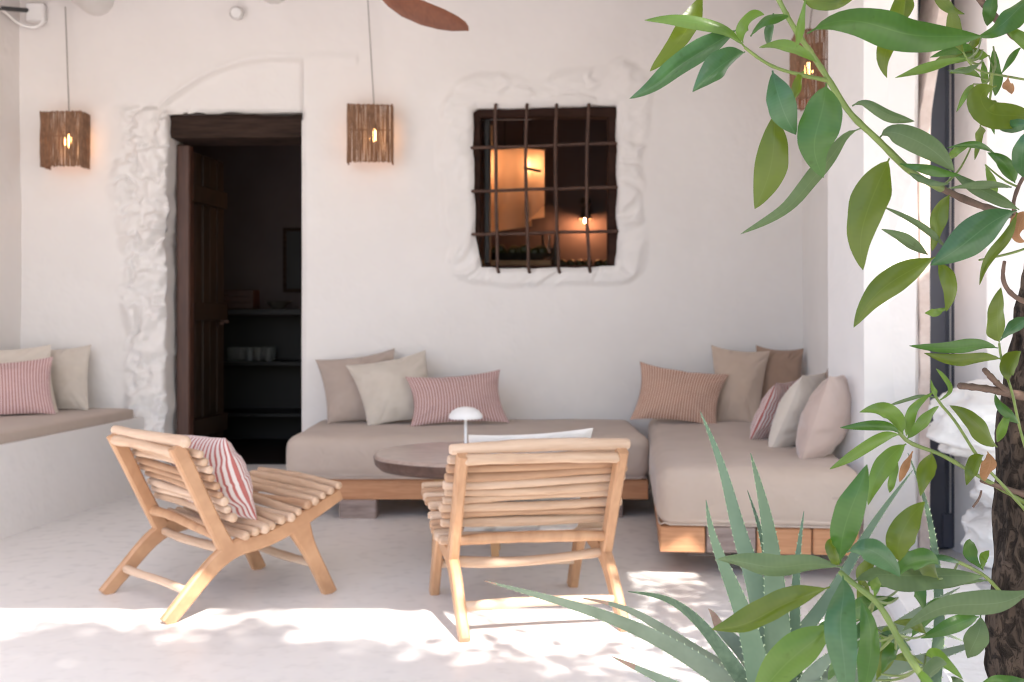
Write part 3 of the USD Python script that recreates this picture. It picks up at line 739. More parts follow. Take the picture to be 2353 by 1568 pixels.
# ceiling fan
HUB = np.array([-.52, 4.46, 2.37])
fan = thing('ceiling_fan', 'dark wooden ceiling fan hanging above the chairs', 'ceiling fan')
for k in range(3):
    a = math.radians(61.5 + 120 * k); rings = []
    u = np.array([math.cos(a), math.sin(a), 0]); s = np.array([-math.sin(a), math.cos(a), 0])
    side = s * math.cos(.42) - np.array([0, 0, 1]) * math.sin(.42)
    nn = np.cross(u, side)
    for t, w in ((.05, .05), (.12, .08), (.25, .112), (.40, .118), (.52, .100), (.60, .072), (.65, .036), (.675, .006)):
        p = HUB + u * t + side * (.012 * math.sin(t * 5))
        ring_ = [p + side * w * .55, p + side * w * .3 + nn * .006, p - side * w * .3 + nn * .006, p - side * w * .55, p - side * w * .3 - nn * .005, p + side * w * .3 - nn * .005]
        rings.append(ring_)
    obj('blade', loft(rings), 'blade', fan, smooth=50)
obj('motor', lathe([(.001, .0), (.05, .0), (.075, .015), (.075, .04), (.05, .07), (.016, .08), (.016, .74), (.05, .78), (.05, .868)], 24, HUB), 'white_enamel', fan, smooth=40)

# ---------------------------------------------------------------- masonry bench on the left
b0, b1 = fl(0, 1240)[:2], np.array([-2.30, 7.09])
bdir = (b1 - b0) / np.linalg.norm(b1 - b0)
bs = b0 - bdir * 1.2
bench = thing('masonry_bench', 'white plastered masonry bench along the left wall', 'bench')
obj('seat_block', wall_grid(bs, b1 - bdir * .02, -.02, .445, 81, .006, .03, inward=(0, 5)), 'plaster', bench, smooth=35)
bn = np.array([-bdir[1], bdir[0]])
obj('seat_slab', prism([bs + bn * .012, b1 + bn * .012, b1 + bn * 1.0, bs + bn * 1.3], .40, .449, .012), 'plaster', bench)
ang = math.atan2(bdir[1], bdir[0])
cl = 2.55; cc = b1 - bdir * (.11 + cl / 2) + bn * .345
obj('seat_cushion', moved(rbox((cl, .66, .072), .02, (40, 12, 4), .003, .003, 5), (*cc, .449 + .038), rz(ang)), 'mattress', smooth=True,
    label='long thin taupe cushion on the white masonry bench', category='cushion')


# ---------------------------------------------------------------- pillows
def pillow_mesh(c4, thick, sag=.06, seed=0, n=(34, 34), wr=.004):
    """c4: corners top left, top right, bottom right, bottom left as seen from the front."""
    TL, TR, BR, BL = map(np.asarray, c4)
    nrm = np.cross(TR - BL, TL - BR); nrm /= np.linalg.norm(nrm); nrm = -nrm if nrm[1] > 0 else nrm
    u, v = np.meshgrid(np.linspace(-1, 1, n[0]), np.linspace(-1, 1, n[1]), indexing='ij')
    u = np.sin(u * np.pi / 2) * .5 + u * .5; v = np.sin(v * np.pi / 2) * .5 + v * .5
    uu = u * (1 - sag * (1 - v ** 2)); vv = v * (1 - sag * 1.15 * (1 - u ** 2))
    a, b = (uu + 1) / 2, (vv + 1) / 2
    base = (TL * ((1 - a) * b)[..., None] + TR * (a * b)[..., None] + BR * (a * (1 - b))[..., None] + BL * ((1 - a) * (1 - b))[..., None])
    full = (np.clip(1 - np.abs(u) ** 2.4, 0, 1) ** .62) * (np.clip(1 - np.abs(v) ** 2.4, 0, 1) ** .62)
    uu_ = u[:, 0]; hh_ = thick / 2 * np.clip(1 - np.abs(uu_) ** 2.4, 0, 1) ** .62
    arc = np.r_[0, np.cumsum(np.hypot(np.diff(uu_) * np.linalg.norm(TR - TL) / 2, np.diff(hh_)))]; arc = arc / arc[-1]
    out_v, out_f, uv = [], [], []
    idx_ = np.arange(u.size).reshape(u.shape)
    q = np.stack([idx_[:-1, :-1], idx_[1:, :-1], idx_[1:, 1:], idx_[:-1, 1:]], -1).reshape(-1, 4)
    for s in (1, -1):
        w = meshkit.fbm(np.stack([u * 2.2 + seed, v * 3.4 + 2 * s, 0 * u + seed], -1), 4, seed) - .5
        rad = np.abs(meshkit.noise(np.stack([np.arctan2(v, u) * 3.5 + seed, np.hypot(u, v) * 1.1, 0 * u], -1), seed + 3) - .5)
        h = thick / 2 * full * (1 + .16 * w) + (wr * 3.0 * w - wr * 3 * np.clip(.18 - rad, 0, 1) / .18 * smoothstep(.45, .9, np.hypot(u, v))) * np.minimum(1, full * 2.5)
        h *= 1 - .10 * (v > 0) * v
        p = base + nrm * (s * h)[..., None] - np.array([0, 0, 1.]) * 0
        out_v.append(p.reshape(-1, 3)); out_f.append((q if s > 0 else q[:, ::-1]) + (0 if s > 0 else u.size))
        uv.append(np.stack([arc[:, None] + 0 * u, (v + 1) / 2], -1).reshape(-1, 2))
    return np.vstack(out_v), np.vstack(out_f), np.vstack(uv)


def pillow(name, label, c4, thick, m, sag=.06, seed=0, group=None, wr=.004, n=(34, 34)):
    v, f, uv = pillow_mesh(c4, thick, sag, seed, n, wr)
    return obj(name, (v, f), m, smooth=True, uv=uv, label=label, category='pillow', group=group)


# left bench: three pillows
pillow('pillow', 'plain pale pillow leaning in the corner on the left bench, right of the striped one', [P(70, 800, 7.0), P(210, 792, 7.0), P(204, 945, 6.80), P(85, 948, 6.82)], .15, 'beige', .085, 3)
pillow('pillow', 'white pillow behind the striped pillow on the left bench', [P(-90, 803, 6.72), P(118, 792, 6.84), P(136, 952, 6.62), P(-80, 962, 6.45)], .15, 'cream', .085, 4)
pillow('striped_pillow', 'rose striped pillow on the left bench', [P(-95, 836, 6.45), P(122, 820, 6.66), P(128, 952, 6.50), P(-90, 966, 6.28)], .14, 'stripe_rose', .09, 5)
# sofa, left group
pillow('pillow', 'taupe pillow leftmost on the low sofa', [P(724, 827, 6.96), P(908, 800, 7.02), P(912, 975, 6.80), P(752, 974, 6.74)], .16, 'taupe', .10, 6)
pillow('pillow', 'beige linen pillow between the taupe and the striped pillow on the sofa', [P(794, 840, 6.82), P(978, 804, 6.95), P(1016, 966, 6.72), P(845, 982, 6.60)], .19, 'beige', .10, 7)
pillow('striped_pillow', 'mauve striped lumbar pillow behind the white table lamp', [P(931, 866, 6.66), P(1150, 849, 6.80), P(1172, 972, 6.64), P(942, 982, 6.50)], .15, 'stripe_mauve', .125, 8, n=(44, 26))
# sofa, right group
pillow('pillow', 'brown pillow in the corner between the two walls', [P(1737, 793, 7.0), P(1847, 801, 6.90), P(1846, 950, 6.70), P(1725, 968, 6.75)], .15, 'brown', .09, 9)
pillow('pillow', 'sand coloured pillow between the rust striped and the brown pillow', [P(1634, 793, 6.93), P(1770, 806, 6.86), P(1744, 982, 6.60), P(1640, 978, 6.66)], .17, 'sand', .085, 10)
pillow('striped_pillow', 'rust striped lumbar pillow across the gap between sofa and chaise', [P(1470, 831, 6.80), P(1676, 860, 6.70), P(1648, 982, 6.50), P(1447, 965, 6.58)], .15, 'stripe_rust', .125, 11, n=(44, 26))


# chaise side: pillows lean on the right wall, seen edge on
def lean_pillow(name, label, px_t, px_b, d, yaw, w, h, thick, m, sag, seed, lean_d=0.0):
    """Seen from its narrow side: px_t, px_b are the middles of its top and bottom edges."""
    t, b = P(*px_t, d + lean_d), P(*px_b, d)
    u = np.array([math.cos(yaw), math.sin(yaw), 0]); up = (t - b); up = up / np.linalg.norm(up) * h
    return pillow(name, label, [b + up - u * w / 2, b + up + u * w / 2, b + u * w / 2, b - u * w / 2], thick, m, sag, seed)


lean_pillow('pillow', 'brown pillow behind the blush pillow against the right wall', (1925, 842), (1900, 1030), 5.75, math.radians(66), .44, .47, .13, 'brown', .04, 12)
lean_pillow('striped_pillow', 'red striped pillow innermost of the row leaning along the chaise', (1806, 884), (1746, 1016), 5.80, math.radians(58), .36, .345, .13, 'stripe_red', .06, 13)
lean_pillow('pillow', 'cream pillow in the chaise row, between striped and blush pillows', (1868, 874), (1798, 1040), 5.50, math.radians(58), .42, .42, .18, 'cream', .05, 14)
lean_pillow('pillow', 'blush pillow nearest the front end of the chaise', (1930, 866), (1862, 1066), 5.12, math.radians(60), .40, .43, .20, 'blush', .05, 15)

# ---------------------------------------------------------------- sofa and chaise
def piping(cx, cy, lx, ly, z, r=.0045, ins=.012, cr=.045):
    """A sewn edge round a mattress."""
    hx, hy = lx / 2 - ins, ly / 2 - ins; p = []
    for qx, qy, a0 in ((1, 1, 0), (-1, 1, 90), (-1, -1, 180), (1, -1, 270)):
        for a in np.radians(np.linspace(a0, a0 + 90, 7)):
            p.append((cx + qx * (hx - cr) + cr * math.cos(a), cy + qy * (hy - cr) + cr * math.sin(a), z + .004 * math.sin(5 * a + qx)))
    p = np.array(p + p[:1]); q = [p[0]]
    for a, b in zip(p[:-1], p[1:]):
        n_ = max(1, int(np.linalg.norm(b - a) / .06)); q += [a + (b - a) * (k + 1) / n_ for k in range(n_)]
    return tube(q, r, 6, False)


SX0, SX1, SY0, SY1 = -1.215, .742, 6.06, 7.06
sofa = thing('low_sofa', 'low daybed sofa with taupe mattress on orange timber under the window', 'sofa')
obj('mattress', moved(rbox((SX1 - SX0, SY1 - SY0, .238), .065, (60, 30, 10), .010, .009, 2), ((SX0 + SX1) / 2, (SY0 + SY1) / 2, .211 + .119)), 'mattress', sofa, smooth=True)
obj('piping', piping((SX0 + SX1) / 2, (SY0 + SY1) / 2, SX1 - SX0, SY1 - SY0, .211 + .012), 'mattress', sofa, smooth=True)
for x0_, x1_ in ((-1.03, -.30), (-.296, .36), (.364, .735)):
    obj('front_plank', cbox((x1_ - x0_, .045, .108), .004, ((x0_ + x1_) / 2, SY0 + .07, .155)), 'pine', sofa)
for k in range(6):
    obj('platform_plank', cbox((1.74, .145, .03), .004, (-.15, SY0 + .19 + k * .155, .192)), 'pine', sofa)
for x, y in ((-.83, 6.16), (.50, 6.2), (-.83, 6.9), (.50, 6.9)):
    obj('block_foot', cbox((.20, .16, .101), .006, (x, y, .0505)), 'oldwood', sofa, label='weathered grey timber block')
CA = math.radians(-6.0)
C0 = np.array([P(1508, 1213, 4.73)[0], 4.73]); CW, CL = .845, 2.30
ch = thing('chaise', 'taupe chaise mattress on short orange timber beams along the right wall', 'chaise', loc=(*C0, 0), rotz=CA)
obj('mattress', moved(rbox((CW, CL, .252), .065, (30, 60, 10), .011, .009, 3), (CW / 2, CL / 2, .212 + .126)), 'mattress', ch, smooth=True)
obj('piping', piping(CW / 2, CL / 2, CW, CL, .212 + .012), 'mattress', ch, smooth=True)
obj('label_tag', cbox((.055, .003, .012), .001, (CW - .10, -.006, .345)), 'taupe', ch)
bwid = [.195, .208, .228, .19]; x = .012
for k, w in enumerate(bwid):
    obj('beam_end', cbox((w - .006, CL - .12, .108), .005, (x + w / 2, CL / 2 - .03, .155 + (.002 if k % 2 else 0))), 'oldwood' if k == 1 else 'pine', ch, label='weathered grey beam among the orange ones' if k == 1 else None)
    x += w
for xx, yy in ((.25, .55), (.65, .55), (.25, 1.9), (.65, 1.9)):
    obj('block_foot', cbox((.2, .2, .10), .005, (xx, yy, .05)), 'oldwood', ch)

# ---------------------------------------------------------------- coffee table and lamp
TC = np.array([P(1072, 1038, 5.12)[0], 5.12]); TZ = .478
tb = thing('coffee_table', 'round live edge walnut coffee table in front of the sofa', 'table', loc=(*TC, 0))
na = 72; angs = np.arange(na) * 2 * np.pi / na
rad_ = .425 * (1 + .035 * np.array([meshkit.fbm(np.array([2 * math.cos(a), 2 * math.sin(a), 3.]), 3, 4) - .5 for a in angs]) * 2)
prof = [(.0, .0), (.95, .0), (.985, -.004), (1.0, -.014), (.985, -.045), (.93, -.066), (.90, -.07), (.0, -.07)]
rings = [np.stack([rad_ * k * np.cos(angs), rad_ * k * np.sin(angs), np.full(na, TZ + z)], 1) for k, z in prof]
tt = obj('table_top', loft(rings[:4], False), 'tabletop', tb, smooth=50)
obj('bark_edge', loft([r * (1.0015, 1.0015, 1) for r in rings[3:]], False), 'bark_edge', tb, smooth=50)
for dx, dy in ((-.125, -.02), (.12, -.15), (.12, .16)):
    obj('leg', loft([[(dx * k + sx * w, dy * k + sy * w, z) for sx, sy in ((-1, -1), (1, -1), (1, 1), (-1, 1))] for k, w, z in ((1.12, .016, 0), (.95, .024, TZ - .072))]), 'sapwood', tb)
lp = thing('table_lamp', 'small white mushroom lamp standing on the coffee table', 'lamp', loc=(*P(1070, 0, 5.14)[:2], TZ))
hz = P(1070, 962, 5.14)[2] - TZ; tz = P(1070, 935, 5.14)[2] - TZ
obj('lamp_shade', lathe([(.074, hz), (.077, hz + .006), (.074, hz + .018), (.062, hz + .034), (.040, tz - .006), (.018, tz - .001), (.001, tz), (.001, tz - .004), (.03, tz - .01), (.055, hz + .028), (.068, hz + .01), (.071, hz + .002)], 36), 'white_enamel', lp, smooth=60)
obj('stem', tube([(0, 0, .012), (0, 0, hz + .03)], .0068, 12), 'white_enamel', lp, smooth=50)
obj('lamp_base', lathe([(.001, .0), (.05, 0), (.052, .004), (.05, .012), (.008, .016)], 30), 'white_enamel', lp, smooth=40)


# ---------------------------------------------------------------- lounge chairs
def chair(label, loc, yaw, seed):
    """Local frame: x across, y forward, z up; rear feet at y = 0."""
    t = thing('lounge_chair', label, 'chair', 'low peeled stick lounge chairs', loc, yaw - math.pi / 2)
    rg = random.Random(seed)

    def plate(path, x, th=.036):
        """A board cut in the upright plane x: path of (forward, up, width)."""
        pth = spline([(a, b, 0, w) for a, b, w in path], 26)
        d = np.gradient(pth[:, :2], axis=0); d /= np.linalg.norm(d, axis=1, keepdims=True); nr = np.c_[-d[:, 1], d[:, 0]]
        rings_ = []
        for (a, b, _, w), n_ in zip(pth, nr):
            h_, c_ = w / 2, .007
            sec = [(-th / 2, h_ - c_), (-th / 2 + c_, h_), (th / 2 - c_, h_), (th / 2, h_ - c_), (th / 2, -h_ + c_), (th / 2 - c_, -h_), (-th / 2 + c_, -h_), (-th / 2, -h_ + c_)]
            rings_.append([(x + sx, a + n_[0] * sn, b + n_[1] * sn) for sx, sn in sec])
        return loft(rings_)
    for s in (-1, 1):
        x = s * .283
        obj('rear_leg_and_seat_rail', plate([(.012, .0, .052), (.11, .098, .058), (.20, .186, .064), (.275, .230, .066), (.39, .248, .060), (.51, .286, .062), (.62, .334, .058), (.735, .388, .050)], x), 'frame', t, smooth=40)
        obj('back_post', plate([(.25, .232, .062), (.20, .325, .056), (.13, .468, .055), (.052, .628, .058)], s * .2835, .0365), 'frame', t, smooth=40)
        obj('front_leg', plate([(.545, .295, .105), (.585, .21, .068), (.635, .115, .056), (.692, .0, .058)], s * .2825, .0355), 'frame', t, smooth=40)

    def stick(y, z, r, over=.022, bow=0.0, mt=None):
        n_ = 13; xs_ = np.linspace(-.30 - over + rg.uniform(-.006, .006), .30 + over + rg.uniform(-.006, .006), n_)
        ph, ph2, am = rg.uniform(0, 6), rg.uniform(0, 6), rg.uniform(.003, .0085)
        pts_ = [(x_, y + am * math.sin(4.5 * x_ + ph) + .4 * am * math.sin(13 * x_ + ph2), z + am * math.sin(5 * x_ + ph2) + bow * (1 - (x_ / .3) ** 2)) for x_ in xs_]
        rr = [r * (1 + .11 * math.sin(6 * x_ + ph) + .07 * rg.uniform(-1, 1)) for x_ in xs_]
        return tube(pts_, rr, 10)
    A, B = np.array([.122, .602]), np.array([.252, .358])
    for k in range(9):
        p = A + (B - A) * k / 8
        obj('back_stick', stick(p[0], p[1], rg.uniform(.0138, .0178)), rg.choice(('stick', 'stick', 'stick2', 'stick2', 'stick3')), t, smooth=60)
    obj('top_stick', stick(.072, .642, .0205, .012), 'stick2', t, smooth=60)
    obj('top_rear_bar', stick(.052, .602, .0195, -.034), 'stick', t, smooth=60)
    obj('rear_crossbar', stick(.208, .298, .019, -.03, .008), 'frame', t, smooth=60)
    obj('rear_crossbar', stick(.262, .226, .019, -.03, -.014), 'stick', t, smooth=60)
    sy = spline([(.300, .287), (.39, .305), (.51, .344), (.62, .393), (.712, .434)], 12) if False else None
    c_ = np.array([(.302, .284, 0), (.39, .2985, 0), (.51, .338, 0), (.62, .384, 0), (.712, .424, 0)])
    for p in spline(c_, 12):
        obj('seat_stick', stick(p[0], p[1], rg.uniform(.0152, .0190)), rg.choice(('stick', 'stick', 'stick2', 'stick2', 'stick3')), t, smooth=60)
    obj('rear_stretcher', stick(.100, .094, .0165, -.03), 'stick2', t, smooth=60)
    obj('front_stretcher', stick(.628, .124, .0165, -.03), 'stick2', t, smooth=60)
    return t


CHA = (np.array([-1.428, 4.23, 0]), .719)
CHB = (np.array([.12, 3.848, 0]), 1.792)
chair('low peeled stick lounge chair turned toward the doorway, at the left', *CHA, 1)
chair('low peeled stick lounge chair seen from behind, in front of the coffee table', *CHB, 2)


def local(c, x, y, z):
    return c[0] + rz(c[1] - math.pi / 2) @ np.array([x, y, z])


ca = [local(CHA, -.20, .225, .625), local(CHA, .25, .262, .640), local(CHA, .25, .395, .315), local(CHA, -.20, .375, .315)]
v, f, uv = pillow_mesh([ca[1], ca[0], ca[3], ca[2]], .215, .05, 21)
obj('striped_pillow', (v, f), 'stripe_red', smooth=True, uv=uv, label='red and white striped pillow on the left lounge chair', category='pillow')
cb_ = [local(CHB, -.235, .205, .675), local(CHB, .225, .205, .690), local(CHB, .215, .375, .283), local(CHB, -.225, .375, .283)]
pillow('pillow', 'white linen pillow standing in the chair seen from behind', cb_, .12, 'white_linen', .05, 22)

# ---------------------------------------------------------------- aloe
PX, PD = 1755, 1.95
pc = P(PX, 0, PD); POT_Z = .36
pot = thing('plant_pot', 'terracotta pot holding the aloe', 'pot', loc=(pc[0], pc[1], 0))
obj('pot_wall', lathe([(.10, 0), (.12, 0), (.165, .30), (.172, .31), (.172, POT_Z), (.155, POT_Z), (.15, POT_Z - .03)], 32), 'terracotta', pot, smooth=40)
obj('soil', lathe([(.001, POT_Z - .02), (.08, POT_Z - .02), (.152, POT_Z - .032), (.001, POT_Z - .06)], 24), 'soil', pot)
al = thing('aloe_plant', 'spiny grey green aloe in the foreground below the tree', 'aloe')


def zd(a, b): return (1411.8 + a * .5197, 753 + b * .5197)


def zf(a, b): return (1769.5 + a * .3517, 1016.5 + b * .3517)


def zc(a, b): return (1411.8 + a * .5101, b * .5101)


def ze(a, b): return (1769.5 + a * .3722, 527.1 + b * .3722)


def aloe_leaf(px, w0, m='aloe', d0=PD, d1=None, roll=0.0, thick=.40, tip=None, spines=True, seed=0, parent=al):
    """px: photograph points from base to tip; w0: width at the base in photograph pixels."""
    d1 = d0 if d1 is None else d1; n_ = 22; k = len(px)
    ctr = spline([P(*q, d0 + (d1 - d0) * (i / (k - 1))) for i, q in enumerate(px)], n_)
    tg = np.gradient(ctr, axis=0); tg /= np.linalg.norm(tg, axis=1, keepdims=True)
    rings_, em, ed = [], [], []
    W = w0 / FOC * (d0 + d1) / 2
    for i in range(n_):
        t = i / (n_ - 1); w = W * (1 - t ** 1.25) ** .85 * (1 - .12 * t) + .0012
        view = ctr[i] - np.array([0, 0, EYE]); view /= np.linalg.norm(view)
        sd_ = np.cross(tg[i], view); sd_ /= np.linalg.norm(sd_); nn_ = np.cross(sd_, tg[i])
        c_, s_ = math.cos(roll), math.sin(roll); sd2 = sd_ * c_ + nn_ * s_; nn2 = nn_ * c_ - sd_ * s_
        th = w * thick * (1.0 if t < .9 else .8)
        a_ = ctr[i]
        rings_.append([a_ - sd2 * w / 2, a_ - sd2 * w * .3 - nn2 * th * .15, a_ - nn2 * th * .02, a_ + sd2 * w * .3 - nn2 * th * .15, a_ + sd2 * w / 2, a_ + sd2 * w * .33 + nn2 * th * .75, a_ + nn2 * th, a_ - sd2 * w * .33 + nn2 * th * .75])
        em.append((a_ - sd2 * w / 2, -sd2, tg[i])); ed.append((a_ + sd2 * w / 2, sd2, tg[i]))
    lf = obj('leaf', loft(rings_), m, parent, smooth=60)
    if tip:
        tp_ = obj('dry_tip', loft([np.asarray(r).mean(0) + (np.asarray(r) - np.asarray(r).mean(0)) * 1.08 for r in rings_[-tip:]]), 'aloe_tip', lf, smooth=60)
    if spines:
        ms = []; rg = random.Random(seed)
        for side_ in (em, ed):
            pos = np.array([s[0] for s in side_]); out = np.array([s[1] for s in side_]); tt_ = np.array([s[2] for s in side_])
            L_ = np.r_[0, np.cumsum(np.linalg.norm(np.diff(pos, axis=0), axis=1))]
            s_ = .02
            while s_ < L_[-1] - .01:
                p_, o_, t_ = (np.array([np.interp(s_, L_, q[:, j]) for j in range(3)]) for q in (pos, out, tt_))
                z_ = .0032 * (1 - .4 * s_ / L_[-1]); b_ = np.cross(o_, t_) * .0014
                ms.append(hull([p_ - t_ * .0022 - o_ * .001, p_ + t_ * .0022 - o_ * .001, p_ + b_ - o_ * .001, p_ - b_ - o_ * .001, p_ + o_ * z_ + t_ * .002]))
                s_ += rg.uniform(.011, .017)
        if ms: obj('spines', cat(*ms), 'spine', lf, kind='stuff')
    return lf


B_ = (PX, 1610)
AL = [
    ([B_, zd(640, 1200), zd(560, 930), zd(470, 600), zd(380, 372)], 62, 'aloe', 1.98, 2.06, .25, None),
    ([zd(745, 1640), zd(715, 1250), zd(690, 950), zd(640, 700), zd(602, 555)], 74, 'aloe', 1.94, 1.92, -.2, None),
    ([zd(655, 1640), zd(590, 1330), zd(500, 1090), zd(430, 900), zd(405, 762)], 62, 'aloe', 1.90, 1.86, .3, None),
    ([zd(700, 1640), zd(690, 1200), zd(640, 880), zd(588, 720)], 30, 'aloe_dark', 2.02, 2.10, 0, None),
    ([zd(800, 1640), zd(800, 1200), zd(815, 980), zd(838, 812)], 36, 'aloe', 1.98, 2.05, .3, None),
    ([zd(660, 1680), zd(520, 1490), zd(380, 1310), zd(240, 1205), zd(60, 1168)], 46, 'aloe_dark', 1.90, 2.05, .5, None),
    ([zd(700, 1700), (1682, 1575), (1568, 1500), (1412, 1424), (1250, 1372), (1112, 1335)], 52, 'aloe_grey', 1.90, 2.2, .45, 2),
    ([zd(660, 1660), zd(560, 1560), zd(420, 1470), zd(200, 1325), zd(40, 1240), (1335, 1374)], 42, 'aloe_grey', 1.94, 2.25, .4, 4),
    ([zd(560, 1720), zd(300, 1600), zd(140, 1525), (1406, 1509)], 40, 'aloe_grey', 1.86, 1.95, .3, 5),
    ([zd(680, 1600), zd(560, 1420), zd(470, 1330), zd(440, 1275), zd(415, 1243)], 52, 'aloe_grey', 2.06, 2.2, .2, 8),
    ([zf(-60, 1560), zf(160, 1300), zf(420, 960), zf(620, 620), zf(790, 370), zf(932, 183)], 40, 'aloe', 2.05, 2.3, .4, None),
    ([zf(1060, 1700), zf(1085, 1450), zf(1105, 1200), zf(1095, 900), zf(1060, 600), zf(1000, 340), zf(900, 70)], 30, 'aloe_dark', 2.15, 2.25, .2, None),
    ([zf(300, 1500), zf(690, 1250), zf(900, 1222), zf(1110, 1245), zf(1262, 1300)], 34, 'aloe_grey', 2.0, 2.15, .3, None),
    ([zf(300, 1640), zf(690, 1510), zf(980, 1425), zf(1280, 1335), zf(1420, 1290)], 52, 'aloe_grey', 1.85, 1.95, .4, None),
    ([zf(350, 1560), zf(720, 1290), zf(950, 1120), zf(1240, 950)], 44, 'aloe_grey', 1.95, 2.1, .35, None),
    ([zf(500, 1640), zf(760, 1340), zf(960, 1190), zf(1060, 1120)], 20, 'aloe_dark', 2.1, 2.2, .3, None),
    ([zf(200, 1700), zf(280, 1520), zf(430, 1380), zf(520, 1330)], 52, 'aloe_grey', 1.9, 1.85, .3, None),
    ([zf(760, 1640), zf(745, 1440), zf(715, 1340), zf(690, 1290)], 22, 'aloe_dark', 2.1, 2.15, .2, None),
]
for i, (px, w, m, d0, d1, roll, tip) in enumerate(AL):
    aloe_leaf(px, w, m, d0, d1, roll, tip=tip, seed=i)

# ---------------------------------------------------------------- the tree
tree = thing('leafy_tree', 'dark barked small tree with long green leaves in the right foreground', 'tree')
TD = 1.75
path = [P(2400, 1900, TD), P(2352, 1568, TD), P(2348, 1440, TD), P(2368, 1300, TD), P(2372, 1130, TD), P(2376, 960, TD), P(2402, 780, TD), P(2432, 600, TD), P(2470, 300, TD), P(2520, -40, TD - .02), P(2520, -700, TD - .1), P(2450, -1500, TD - .2)]
path.insert(0, np.array([path[0][0] + .02, TD, 0.0]))
cp = spline(path, 240)
rad_t = np.interp(np.linspace(0, 1, 240), [0, .2, .35, .6, 1], [.066, .054, .050, .046, .03])
ang_t = np.arange(48) * 2 * np.pi / 48
rings = []
for c_, r_ in zip(cp, rad_t):
    q = np.stack([np.cos(ang_t) * 2.2, np.sin(ang_t) * 2.2, np.full(48, c_[2] * 9)], -1)
    kk = 1 + .22 * (meshkit.fbm(q, 4, 91) - .5) * 2 + .16 * (meshkit.fbm(q * np.array([3.4, 3.4, 1.6]), 4, 92) - .5) * 2
    rings.append(np.stack([c_[0] + r_ * kk * np.cos(ang_t), c_[1] + r_ * kk * np.sin(ang_t), np.full(48, c_[2])], -1))
obj('trunk', loft(rings), 'bark', tree, smooth=50)


def branch(name, px, r0, r1, m, n_=24):
    p_ = spline([P(*q) for q in px], n_); r_ = np.linspace(r0, r1, n_)
    r_ = r_ * (1 + .34 * (np.array([meshkit.noise(np.array([i * .8, r0 * 900, 0.]), 5) for i in range(n_)]) - .5))
    return obj(name, tube(p_, r_, 8), m, tree, smooth=60)


branch('branch', [(2400, 520, 1.72), (2335, 497, 1.66), (2240, 468, 1.6), (2160, 432, 1.56)], .0058, .0052, 'twig')
branch('branch', [(2162, 433, 1.56), (2085, 388, 1.52), (2010, 315, 1.5), (1955, 262, 1.49), (1905, 185, 1.48), (1862, 120, 1.48)], .0052, .0038, 'green_twig')
branch('branch', [(1864, 122, 1.48), (1838, 85, 1.47), (1805, 30, 1.46), (1780, -20, 1.46)], .0038, .0032, 'green_twig')
branch('branch', [(1900, 185, 1.48), (1830, 170, 1.46), (1770, 150, 1.45), (1712, 110, 1.44)], .0030, .0020, 'green_twig')
branch('branch', [(2440, 150, 1.70), (2353, 100, 1.62), (2300, 55, 1.58), (2240, -15, 1.55)], .0058, .0048, 'twig')
branch('twig', [(2470, 200, 1.66), (2353, 183, 1.6), (2280, 170, 1.55), (2222, 137, 1.52), (2214, 120, 1.52)], .0022, .0014, 'green_twig')
branch('branch', [zf(1120, 1700) + (1.25,), zf(960, 1480) + (1.25,), zf(820, 1250) + (1.27,), zf(680, 1030) + (1.28,), zf(540, 920) + (1.29,), zf(460, 850) + (1.3,)], .0050, .0032, 'green_twig')
branch('branch', [(2372, 1165, 1.72), (2250, 1095, 1.62), (2215, 1075, 1.58), (2150, 1040, 1.55), (2080, 1010, 1.52), (2062, 985, 1.5)], .0034, .0026, 'green_twig')
branch('twig', [(2380, 1200, 1.70), (2290, 1100, 1.62), (2240, 1040, 1.58), (2180, 950, 1.56), (2152, 915, 1.55), (2143, 895, 1.55)], .0026, .0020, 'green_twig')
branch('twig', [(2400, 1140, 1.7), (2340, 970, 1.66), (2322, 890, 1.64), (2300, 820, 1.63), (2296, 790, 1.63)], .0026, .0018, 'green_twig')
branch('dead_branch', [(2375, 915, 1.72), (2300, 900, 1.66), (2262, 893, 1.63), (2206, 887, 1.6)], .0075, .0045, 'twig')
branch('dead_branch', [(2320, 905, 1.68), (2290, 880, 1.64), (2262, 850, 1.62)], .0055, .0042, 'twig')
branch('dead_branch', [(2400, 700, 1.72), (2330, 680, 1.68), (2305, 640, 1.66), (2308, 602, 1.65)], .0052, .0028, 'twig')
branch('dead_branch', [(2350, 1135, 1.7), (2300, 1120, 1.66), (2255, 1105, 1.64)], .0050, .003, 'twig')
branch('dead_branch', [(2255, 1128, 1.64), (2252, 1140, 1.64), (2236, 1165, 1.64)], .0016, .002, 'twig')
branch('twig', [zf(1200, 770) + (1.55,), zf(1330, 830) + (1.6,), zf(1470, 940) + (1.68,), (2330, 1400, 1.72)], .0026, .003, 'green_twig')
branch('twig', [(2420, 540, 1.70), (2360, 570, 1.66), (2290, 590, 1.62), (2250, 598, 1.6)], .0024, .0016, 'green_twig')
branch('twig', [(2420, 400, 1.7), (2340, 430, 1.62), (2330, 460, 1.62), (2345, 505, 1.66)], .0028, .0028, 'twig')

rl = random.Random(77)


